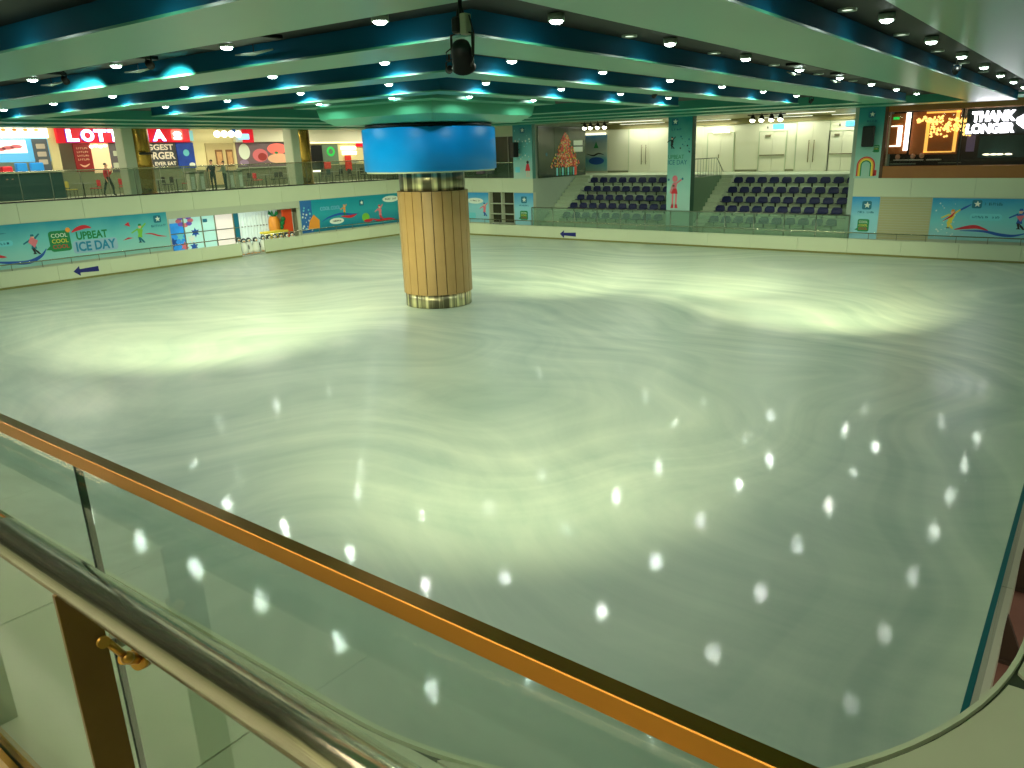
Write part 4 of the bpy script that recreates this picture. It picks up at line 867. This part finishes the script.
# tables and chairs of the food court
def make_chair(m):
    r = thing('cafe_chair', 'x', 'chair'); MB().bbox(-.21, .21, -.21, .21, .44, .48, .012).build('seat', m, r); MB().bbox(-.20, .20, .18, .21, .55, .88, .012).build('backrest', m, r)
    for sx in (-1, 1):
        MB().tube([(sx*.19, -.19, 0), (sx*.18, -.18, .45)], .014, 6).build('leg', darkg, r); MB().tube([(sx*.19, .21, 0), (sx*.19, .19, .45), (sx*.18, .2, .88)], .014, 6).build('leg', darkg, r)
    return r
def make_table():
    r = thing('cafe_table', 'x', 'table'); MB().bbox(-.38, .38, -.38, .38, .72, .75, .01).build('tabletop', mat('grey_tabletop', (120, 130, 112), .4), r)
    MB().tube([(0, 0, .02), (0, 0, .72)], .03, 8).build('stem', darkg, r); MB().lathe([(.24, 0), (.24, .02), (.03, .04)], 16).build('foot', darkg, r); return r
cm = dict(yellow=mat('yellow_chair', (200, 180, 70), .5), red=mat('red_chair', (214, 40, 56), .5), grey=mat('dark_chair', (44, 46, 42), .5))
protos = {k: make_chair(v) for k, v in cm.items()}; tb = make_table()
for o in list(protos.values())+[tb]: reg(o)
used = set()
def put(p, key, loc, rz, label, group):
    o = p if key not in used else copy_tree(p); used.add(key); o.location = loc; o.rotation_euler = (0, 0, rz); o['label'] = label; o['group'] = group; return o
tabs = [(20.2, -43.9), (23.3, -44.5), (24.4, -44.0), (25.8, -44.5), (30.0, -44.6), (31.4, -43.7), (33.9, -44.4), (35.6, -43.6), (37.4, -44.4), (39.2, -43.7), (41.0, -44.4), (42.8, -43.9)]
wh = ['near the yellow chair', 'left of the walking person', 'right of the left gold column', 'beside the white bins', 'behind the pair at the rail', 'below the food mural', 'behind the right gold column', 'right of the right gold column', 'below the black screen', 'below the green ring sign', 'below the white sign', 'nearest the blue drum']
for i, (y, x) in enumerate(tabs):
    put(tb, 't', (x, y, Z2), 0, 'square grey cafe table on the gallery '+wh[i], 'food court tables')
    c1 = 'yellow' if i == 0 else 'red' if i in (1, 2, 5) else 'grey'; c2 = 'red' if i in (0, 3) else 'grey'
    put(protos[c1], c1, (x, y-.62, Z2), PI, '%s cafe chair on the left side of the table %s' % (c1, wh[i]), 'food court chairs'); put(protos[c2], c2, (x, y+.62, Z2), 0, '%s cafe chair on the right side of the table %s' % (c2, wh[i]), 'food court chairs')
for i, (y, nm) in enumerate(((25.75, 'leftmost'), (26.35, 'second from left'), (28.3, 'third from left'), (28.9, 'rightmost'))):
    t = thing('bin', nm+' of the slim white bins behind the gallery glass', 'bin', (-42.9, y, Z2), 0, 'white bins at the gallery rail')
    MB().bbox(-.2, .2, -.17, .17, 0, 1.0, .03).build('body', cream2, t); MB().bbox(-.21, .21, -.18, .18, 1.0, 1.12, .03).build('lid', steel_d, t); MB().box(.2, .205, -.1, .1, .15, .85).build('front_panel', W, t)
t = thing('camera', 'small black security camera on the left gold column', 'camera', (-41.98, 22.75, 5.98)); MB().tube([(-.08, 0, 0), (.12, 0, 0)], .03, 8).build('arm', black, t); MB().bbox(.1, .3, -.35, .35, -.06, .06, .02).build('body', black, t)

# ================================================================== OPENING UNDER THE GALLERY
OX = -44.9
t = thing('lit_shop', 'brightly lit lower shop front with pale blue glass and a purple flower motif', 'shop front', (OX, 0, 0), PI/2)
MB().box(24.3, 26.0, -.03, 0, .1, 2.0).build('blue_glass', mat('lit_blue_print', (40, 130, 200), .3, emit=.5, var=.5, scale=2), t); MB().box(24.3, 26.0, -.03, 0, 2.0, 2.55).build('pale_header', mat('pale_header', (170, 196, 186), .4, emit=.3), t)
MB().box(26.0, 28.1, -.03, 0, .1, 2.7).build('white_glass', mat('lit_pale_glass', (170, 215, 205), .3, emit=.3), t); MB().box(28.1, 29.4, -.03, 0, .1, 2.7).build('pink_white_panel', mat('lit_pink_white', (225, 216, 208), .3, emit=.35), t); MB().box(29.4, 29.8, -.03, 0, .1, 2.7).build('teal_strip', p_teal, t)
for x in (26.0, 27.2, 28.1, 29.4): MB().box(x-.03, x+.03, -.08, 0, .1, 2.7).build('mullion', steel, t)
MB().box(24.3, 33.5, -.06, 0, 1.35, 1.40).build('transom', steel_d, t)
purple = mat('purple_print', (110, 80, 170), .5, emit=.3)
for k in range(8): a = 2*PI*k/8; decal(oval(26.1+.38*math.cos(a), 2.1+.26*math.sin(a), .2, .13, 10), purple if k % 2 else p_pink, t, y=-.04)
for x, z, m in ((25.2, .9, p_blue), (25.7, 1.2, p_sky), (26.4, 1.0, W), (26.7, 1.35, p_blue), (25.9, .6, p_pink), (26.5, .5, p_blue)): decal(star(x, z, .3, 6, .5), m, t, y=-.045)
decal(rrect(27.3, 27.6, 1.9, 2.1, .04), p_teal, t, y=-.04)
t = thing('curtain', 'pale grey-blue lit curtain across the lower opening above the penguins', 'curtain', (OX, 29.8, 0), PI/2)
mb = MB(); n = 90; top = [(x/n*3.0, -.05-.06*math.sin(x*.9)-.03*math.sin(x*2.3), z) for z in (.05, 2.75) for x in range(n+1)]
mb.add(top, [(i, i+1, n+2+i, n+1+i) for i in range(n)], 0, True); mb.build('drape', mat('lit_drape', (205, 222, 215), .7, emit=.25), t); MB().tube([(0, -.06, 2.78), (3.0, -.06, 2.78)], .03, 8).build('rail', steel_d, t)
t = thing('display_stand', 'tall orange and yellow display with green leaves beside the lower curtain', 'display', (-44.1, 31.9, .02), 0)
MB().bbox(-.4, .4, -.55, .55, 0, .8, .08).build('yellow_base', p_yel, t); MB().lathe([(.32, .8), (.38, 1.2), (.34, 1.7), (.24, 1.9)], 20).build('orange_drum', p_orange, t)
for k in range(7): a = k*.9; MB().add([(0, 0, 1.85), (.3*math.cos(a), .3*math.sin(a), 2.3), (.34*math.cos(a+.35), .34*math.sin(a+.35), 2.05), (.1, .05, 1.85)], [(0, 1, 2, 3)]).build('leaf', p_green, t)
for k in range(3): MB().ball((.25, .35+.1*k, 1.2+.25*k), .16, 0, 10, 8).build('green_ball', p_green, t)
t = thing('panel_stand', 'orange-red upright panel with a white edge beside the yellow display', 'panel', (-44.3, 33.1, .02)); MB().bbox(-.06, .06, -.38, .38, 0, 2.25, .02).build('board', mat('orange_red_board', (226, 84, 40), .5, emit=.25), t); MB().box(-.06, .07, .38, .44, 0, 2.25).build('white_edge', W, t)
t = thing('low_table', 'long low lime-yellow table in front of the display behind the rink board', 'table', (-43.1, 31.1, .02)); MB().bbox(-.3, .3, -.9, .9, .95, 1.08, .03).build('top', p_yel, t)
for sx in (-1, 1):
    for sy in (-1, 1): MB().tube([(sx*.24, sy*.8, 0), (sx*.24, sy*.8, .96)], .025, 6).build('leg', darkg, t)
# penguin skating aids
pw = mat('penguin_white', (230, 235, 220), .4); pb = mat('penguin_black', (14, 26, 26), .35)
def make_penguin():
    r = thing('penguin_skate_aid', 'x', 'skating aid')
    MB().lathe([(.0, .05), (.19, .06), (.23, .25), (.22, .45), (.16, .66), (.11, .72)], 18).build('body', pw, r)
    MB().lathe([(.20, .07), (.245, .25), (.235, .45), (.17, .67), (.12, .73)], 14, a0=-PI*.42+PI/2+PI/2, a1=PI*.42+PI/2+PI/2).build('black_back', pb, r)
    MB().ball((0, 0, .83), (.15, .15, .15), 0, 14, 10).build('head', pb, r); MB().ball((.07, 0, .82), (.10, .11, .10), 0, 12, 8).build('face', pw, r)
    MB().lathe([(.045, 0), (.0, .10)], 10).build('beak', p_orange, r); 
    for ch in COL.objects:
        if ch.parent == r and ch.name.startswith('beak'): ch.location = (.16, 0, .80); ch.rotation_euler = (0, PI/2, 0)
    for s in (-1, 1):
        MB().add([(0, s*.22, .58), (.06, s*.30, .34), (-.04, s*.30, .34), (-.03, s*.23, .58)], [(0, 1, 2, 3)]).ball((0, s*.26, .44), (.05, .03, .15), 0, 8, 6).build('flipper', pb, r)
        MB().ball((.06, s*.10, .04), (.14, .08, .035), 0, 10, 6).build('foot', p_orange, r); MB().tube([(-.05, s*.15, .75), (-.18, s*.2, .84)], .02, 6).build('handle', pb, r)
    return r
pg = make_penguin(); reg(pg)
spots = [(-41.85, 27.95, 'first from left in the gate gap'), (-41.95, 28.35, 'second from left in the gate gap'), (-41.8, 28.72, 'third in the gate gap, against the board'), (-42.7, 28.2, 'behind the others in the gate gap')]
spots += [(-42.25, 29.6+.44*i, '%s in the row behind the rink board' % ORD[i]) for i in range(6)]
for i, (x, y, l) in enumerate(spots):
    o = pg if i == 0 else copy_tree(pg); o.location = (x, y, .02); o.rotation_euler = (0, 0, -.5+.2*(i % 3)); o['label'] = 'black and white penguin skating aid, '+l; o['group'] = 'penguin skating aids'
gate = struct('trim_4', MB().box(XL-.9, XL+.02, 27.3, 28.95, .0, .05), mat('grey_ramp', (150, 156, 144), .5), label='grey ramp onto the ice at the gate gap')

# ================================================================== BROWN RESTAURANT WINDOW, FAR RIGHT
brown = mat('brown_timber_surround', (150, 92, 36), .4, var=.12, scale=1.5); amber = glow('amber_light', (255, 196, 90), 1.3)
t = thing('restaurant', 'brown timber framed restaurant window at the upper right with a dark interior', 'shop front', (0, YW, Z2))
MB().bbox(-9.5, 3, -.06, .3, 3.14, 3.60, .02).build('head_board', brown, t); MB().bbox(-9.5, 3, -.06, .3, 0, .58, .02).build('sill_board', brown, t); MB().bbox(-9.56, -9.40, -.08, .3, 0, 3.6, .02).build('jamb', mat('dark_brown_jamb', (84, 50, 24), .4), t)
MB().box(-9.4, 3, 1.2, 1.3, .5, 3.2).build('back_wall', mat('dark_interior', (44, 40, 36), .6, var=.5, scale=1.2), t)
MB().box(-9.4, 3, .12, .13, .58, 3.14).build('glazing', glass('restaurant_glass', (60, 70, 60), alpha=.03, tint=.15), t)
for x in (-6.15, -2.3): MB().box(x, x+.06, .05, .15, .58, 3.14).build('mullion', darkg, t)
MB().box(-9.36, -8.5, .5, .55, 1.15, 3.05).build('amber_panel', mat('warm_brown_panel', (150, 84, 30), .5, emit=.18), t)
MB().box(-8.66, -8.46, .4, .45, 1.3, 3.08).build('white_tube', glow('white_tube', (255, 248, 232), 5), t); MB().box(-9.0, -8.8, .45, .5, 1.55, 2.5).build('white_tube', bpy.data.materials['white_tube'], t)
MB().box(-9.32, -8.9, .44, .5, 2.45, 2.5).box(-9.32, -8.8, .44, .5, 1.5, 1.56).build('lit_shelf', lightbar, t); MB().box(-9.25, -8.98, .4, .44, 2.78, 2.9).build('exit_sign', glow('green_exit', (40, 210, 80), 1.2), t)
MB().box(-8.4, -6.3, .6, .65, 1.1, 3.1).build('brown_room', mat('lit_brown_room', (140, 78, 26), .5, emit=.22, var=.3, scale=1), t)
for a, b, c, d in ((-7.75, -7.6, 1.2, 2.75), (-6.5, -6.35, 1.2, 3.1)): MB().box(a, b, .55, .6, c, d).build('amber_post', amber, t)
MB().box(-7.8, -6.3, .55, .6, 3.0, 3.08).box(-7.75, -6.5, .55, .6, 1.18, 1.24).build('amber_beam', amber, t)
chm = glow('crystal_light', (255, 214, 120), 2.2)
for ci, (cx_, z_, w2, hgt) in enumerate(((-7.55, 2.72, .62, .22), (-7.1, 2.45, .42, .9), (-6.45, 2.6, .35, .8), (-5.95, 2.6, .25, 1.1))):
    c = MB(); rnd = random.Random(ci)
    for k in range(60): x = cx_+rnd.uniform(-w2, w2); z = z_+rnd.uniform(-hgt*.6, .14); c.ball((x, .35+.1*rnd.random(), z), .03+.03*rnd.random(), 0, 6, 4)
    c.build('bead_lights', chm, t)['kind'] = 'stuff'
MB().box(-5.9, -5.55, .5, .55, 1.2, 2.9).build('violet_panel', mat('violet_panel', (110, 90, 120), .5, emit=.3), t)
MB().box(-5.4, -1, .8, .85, .9, 1.9).build('teal_reflecting_panel', mat('teal_dark_panel', (40, 74, 76), .3, var=.6, scale=2), t)
for x in (-5.0, -4.7, -4.45, -4.1): MB().ball((x, .5, 1.05), (.16, .05, .04), 0, 8, 6).build('dish_light', lightbar, t)
for x, z in ((-8.9, 1.0), (-8.2, 1.02), (-7.8, 1.05)): MB().ball((x, .6, z), (.12, .1, .13), 0, 10, 8).build('diner_head', skin_m, t)
for x in (-8.7, -8.0, -7.2): MB().bbox(x-.35, x+.3, .4, .6, .82, .88, .01).build('table_edge', mat('pale_table', (200, 196, 180), .4) if x < -8.5 else bpy.data.materials['pale_table'], t)
MB().box(-9.2, -8.0, .35, .4, .64, .7).box(-7.0, -6.0, .35, .4, .68, .72).build('handrail', steel_d, t)
t = thing('illuminated_sign', 'bright white two-line sign in the brown window at the upper right', 'sign', (0, YW-.02, Z2))
MB().box(-5.95, -3.3, .02, .08, 1.95, 3.1).build('carrier', darkg, t); wl = glow('white_sign_letters', (250, 246, 255), 9)
for s_, a, b, z0, z1 in (('THANK', -5.74, -3.98, 2.52, 2.98), ('LONGER', -5.92, -3.96, 2.0, 2.44)):
    text(s_, wl, a, b, z0, z1, t, -.01, .05, 'letters', bold=.05)
MB().poly([(-3.92, 2.62), (-3.45, 2.9), (-3.45, 2.05), (-3.92, 2.4)], -.06, -.01).build('arrow_shape', wl, t)

# ================================================================== NEAR RAILING
t = thing('balustrade', 'glass balustrade with brass capping and round steel handrail across the foreground', 'railing', (0, -.0225, Z2), -.0125)
GY = .568; X0, X1 = -5.6, 1.6
for a, b in ((-5.6, -4.26), (-4.245, -2.862), (-2.847, -1.469), (-1.457, -.08), (-.066, 1.6)):
    MB().box(a, b, GY-.006, GY+.006, .05, 1.262).build('glass_pane', clear, t)
for x in (-4.2525, -2.8545, -1.463, -.073): MB().box(x-.0028, x+.0028, GY-.0065, GY+.0065, .05, 1.262).build('glass_edge', glass_edge, t)
mb = MB().bbox(X0, X1, GY-.0115, GY+.0115, 1.254, 1.281, .0012); mb.build('brass_cap', gold_cap, t)
mb = MB().box(X0, X1, GY-.028, GY-.010, 0, .11).box(X0, X1, GY+.010, GY+.028, 0, .11); mb.build('brass_shoe', gold, t)
HY, HZ, HR = .467, 1.112, .0335
rail_m = mat('polished_handrail_steel', (214, 200, 172), .17, 1)
MB().tube([(X0, HY, HZ), (-1.598, HY, HZ)], HR, 48).build('handrail', rail_m, t); MB().tube([(-1.5965, HY, HZ), (X1, HY, HZ)], HR, 48).build('handrail', rail_m, t)
MB().tube([(-1.600, HY, HZ), (-1.5945, HY, HZ)], HR-.0015, 32).build('joint_sleeve', darkg, t)
for k, x in enumerate((-4.11, -2.715, -1.32, .075)):
    mb = MB(); ys = (.436, .500)
    mb.bbox(x-.005, x+.005, ys[0], ys[1], 0, HZ-.018, .0008); mb.build('post', bronze, t)
    mb = MB(); mb.tube([(x-.02, .492, .975), (x+.012, .492, .975)], .011, 16); mb.build('bracket_pin', gold, t)
    mb = MB(); mb.tube([(x, .496, .975), (x+.006, .524, .925)], [.008, .0065], 14)
    mb.ball((x+.006, .526, .922), .012, 0, 14, 10); mb.tube([(x-.004, .522, .918), (x-.016, GY-.012, .893)], .0115, 16); mb.build('bracket_arm', gold, t)
    mb = MB(); mb.tube([(x-.013, GY-.020, .896), (x-.0165, GY-.006, .892)], .021, 20); mb.build('glass_disc', gold, t)
    mb = MB(); mb.tube([(x-.10, GY-.020, .90), (x-.10, GY-.006, .90)], .018, 20); mb.tube([(x-.10, GY-.02, .90), (x-.02, .5, .955)], .006, 10); mb.build('glass_disc', bpy.data.materials['dull_steel'], t)

# ================================================================== CEILING LAMPS
rim_m = mat('lamp_rim', (170, 190, 170), .4)
def lamp_data(power, ang=170):
    d = bpy.data.lights.new('downlight_beam', 'SPOT'); d.energy = power; d.color = DOWN_C; d.spot_size = math.radians(ang); d.spot_blend = .3; d.shadow_soft_size = .07; return d
LD = lamp_data(DOWN_W); LD2 = lamp_data(DOWN_W*.4); LD3 = lamp_data(DOWN_W*1.7)
hm = MB().lathe([(.10, .03), (.118, .03), (.118, .12), (.03, .13)], 20).mesh('housing', rim_m); lm = MB().ball((0, 0, .03), (.092, .092, .042), 0, 16, 8).mesh('lens', lamp_m)
rim2 = MB().lathe([(.07, -.01), (.13, -.02), (.13, .02)], 20).mesh('rim', rim_m); lm2 = MB().lathe([(.07, -.008), (0, -.004)], 20).mesh('lens', lamp_dim)
RN = {3.5: 'innermost coffer beside the blue drum', 7.03: 'second coffer out from the drum', 10.55: 'third coffer out from the drum', 14.0: 'fourth coffer out from the drum', 17.5: 'outermost coffer'}
SN = ['left half', 'right half', 'far side toward seats', 'far side toward banner']
RL = {3.5: 'innermost coffer at the drum', 7.03: 'second coffer from the drum', 10.55: 'third coffer from the drum', 14.0: 'fourth coffer from the drum', 17.5: 'outermost coffer'}
for h, rn in RN.items():
    ts = [t_ for t_ in [1.757*(2*i+1) for i in range(-5, 5)] if abs(t_) < h-.9]
    for s in range(4):
        for i, tt in enumerate(ts):
            x, y = ((tt, -h), (h, tt), (tt, h), (-h, tt))[s]
            k = i+1 if s in (0, 2) else i+1
            lab = 'ceiling downlight, %s from %s end, %s, %s' % (ORD[i], 'near' if s == 3 else 'left', RL[h], SN[s])
            lab = ' '.join(lab.split())
            t = thing('ceiling_downlight', lab, 'lamp', (CX+x, CY+y, 7.27), 0, 'downlights of the '+rn)
            hh = place('housing', hm, t); place('lens', lm, hh)
            l = bpy.data.objects.new('downlight_beam', LD2 if h > 17 else LD3 if 7 < h < 14 else LD); COL.objects.link(l); l.parent = t; l.location = (0, 0, -.04)
# small recessed fittings beside the main lamps in two coffers
for s, nm in ((0, 'left'), (1, 'right')):
    for h, rn in ((14.0, RN[14.0]), (17.5, RN[17.5])):
        for i in range(5):
            tt = -9.6+3.514*i; x, y = ((tt, -h+.35), (h-.35, tt))[s]
            t = thing('recessed_lamp', 'dim recessed lamp, %s from the left, %s, %s half' % (ORD[i], RL[h], nm), 'lamp', (CX+x, CY+y, ZT-.01), 0, 'dim recessed lamps'); place('rim', rim2, t); place('lens', lm2, t)
# stage spotlights hanging from the coffers
spot_lens = glow('spot_lens', (240, 255, 170), 8)
hang = ['black moving-head spotlight hanging at the top centre in front of the coffers', 'small spotlight hanging at the upper left, left one of two', 'small spotlight hanging at the upper left, right one of two',
        'small spotlight on a black rod in the second right-hand coffer', 'spotlight under the far right coffer above the seats', 'spotlight on a black rod at the upper right beside the window', 'small black curved spotlight just below the moving-head lamp']
for i, (p, aim, pw_, deg) in enumerate(SPOTS):
    t = thing('stage_spotlight', hang[i], 'lamp', p)
    d = (Vector(aim)-Vector(p)); q = d.to_track_quat('-Z', 'Y'); big = .95 if i == 0 else .5
    L_ = MB(); L_.lathe([(.0, .16*big), (.09*big, .15*big), (.12*big, .05*big), (.12*big, -.12*big), (.135*big, -.14*big), (.11*big, -.15*big), (.10*big, -.10*big)], 20)
    o = L_.build('lamp_head', black, t); o.rotation_mode = 'QUATERNION'; o.rotation_quaternion = q
    o = MB().lathe([(0, -.13*big), (.10*big, -.13*big)], 16).build('lens', spot_lens, t); o.rotation_mode = 'QUATERNION'; o.rotation_quaternion = q
    zc = ((ZS if i == 0 else 7.4)-p[2])
    MB().tube([(0, 0, zc), (0, 0, .24*big)], .022, 8).build('rod', darkg, t)
    MB().tube([(-.15*big, 0, 0), (-.15*big, 0, .22*big), (0, 0, .26*big), (.15*big, 0, .22*big), (.15*big, 0, 0)], .014, 8).build('yoke', darkg, t)
    if i == 0:
        MB().bbox(-.10, .0, -.05, .05, .22, .38, .02).build('base_box', black, t); MB().bbox(.02, .10, -.05, .05, .20, .40, .01).build('ballast', cream2, t)
        MB().tube([(.11, 0, .38), (.15, .02, .2), (.15, 0, 0), (.08, .03, -.1)], .008, 6).build('cable', black, t)
        MB().tube([(-.13, 0, .1), (-.24, .02, .06), (-.22, 0, -.02), (-.12, 0, -.02)], .007, 6).build('cable', black, t)
        for s_ in (0, 1): MB().tube([(-.05+.1*s_, 0, .36), (-.03+.05*s_, .0, .45)], .014, 6).build('clamp', darkg, t)
    l = bpy.data.lights.new('spot_beam', 'SPOT'); l.energy = pw_; l.color = SPOT_C; l.spot_size = math.radians(deg); l.spot_blend = .85; l.shadow_soft_size = .08
    lo = bpy.data.objects.new('spot_beam', l); COL.objects.link(lo); lo.parent = t; lo.location = d.normalized()*.16*big; lo.rotation_mode = 'QUATERNION'; lo.rotation_quaternion = q
# black air diffusers with pale lips inside the coffers
for i, (x, y, a, lab) in enumerate(((-18.8, 8.1, 0, 'upper left, left one'), (-15.2, 8.1, 0, 'upper left, between the two small spotlights'), (-11.6, 8.1, 0, 'upper centre left'), (-22.4, 8.1, 0, 'far upper left'), (-6.4, 20.3, PI/2, 'right coffer, near one'), (-6.4, 23.9, PI/2, 'right coffer, far one'))):
    t = thing('air_diffuser', 'long black air diffuser in the fourth coffer, '+lab, 'vent', (x, y, ZT-.04), a)
    MB().bbox(-.9, .9, -.22, .22, -.02, .04, .01).build('box', black, t); MB().tube([(-.5, .3, -.12), (0, .3, -.14), (.5, .3, -.12)], [.012, .03, .012], 6).build('pale_lip', rim_m, t); MB().tube([(0, .3, -.13), (0, .3, .03)], .01, 6).build('hanger', darkg, t)

# ================================================================== LIGHT OF THE SHOPS, THE BAY AND THE DECK
def lamp_area(label, cat, loc, sx, sy, power, color, rot=(0, 0, 0), e=2.0):
    """ceiling light panel: visible face and its real light"""
    t = thing('ceiling_light_panel', label, cat, loc)
    t.rotation_euler = rot
    MB().bbox(-sx/2, sx/2, -sy/2, sy/2, 0, .05, .01).build('frame', W, t); MB().box(-sx/2+.03, sx/2-.03, -sy/2+.03, sy/2-.03, -.012, .0).build('diffuser', glow('panel_glow', (255, 250, 225), e) if 'panel_glow' not in bpy.data.materials else bpy.data.materials['panel_glow'], t)
    l = area('panel_light', (0, 0, -.05), sx, power, color, sy=sy); l.parent = t; return t
warm = (1, .93, .72); wgreen = (.95, 1, .78)
for i, y in enumerate((18, 24, 30, 36, 42)): lamp_area('light panel of the gallery ceiling, %s from the left' % ORD[i], 'lamp', (-44.3, y, 7.56), .5, 3.5, 150, warm)
for i, x in enumerate((-28.5, -23.5, -18.0, -13.2)): lamp_area('cove light along the wall behind the seats, %s from the left' % ORD[i], 'lamp', (x, 53.3, 7.28), 3.6, .3, 75, wgreen)
for i, x in enumerate((-26.5, -15.5)): lamp_area('ceiling light panel above the %s stand' % ('left', 'right')[i], 'lamp', (x, 48.5, 7.3), 4, .5, 70, (.8, 1, .85))
lamp_area('light panel inside the lower opening by the penguins', 'lamp', (-43.4, 28, 2.85), .6, 6, 70, (.92, 1, .95))
lamp_area('light panel inside the brown window restaurant', 'lamp', (-6, 43.95, 7.2), 4, .4, 60, (1, .75, .45))
for i, y in enumerate((-.35, -1.05, -1.9)): lamp_area('long light strip over the near deck, %s row behind the handrail' % ORD[i], 'lamp', (-6, y, 7.22), 14, .05, 74, (1, .93, .72))
lamp_area('added unseen light panel over the near right deck', 'lamp', (2.0, 3.5, 7.24), .8, 2.4, 14, (.92, 1, .70), e=2)  # added panel out of view, there to light the near deck
for i, y in enumerate((7, 13)): lamp_area('added unseen light panel over the red walkway, %s' % ('near one', 'far one')[i], 'lamp', (2.2, y, 2.84), .6, 3, 60, (1, .92, .8))  # added lamps under the deck that brighten the red floor

lamp_area('wide light panel added out of view at the back of the near deck', 'lamp', (-2.6, -2.3, 7.22), 6, .8, 50, (1, .90, .78))  # added behind the viewer to light the near wall and the handrail
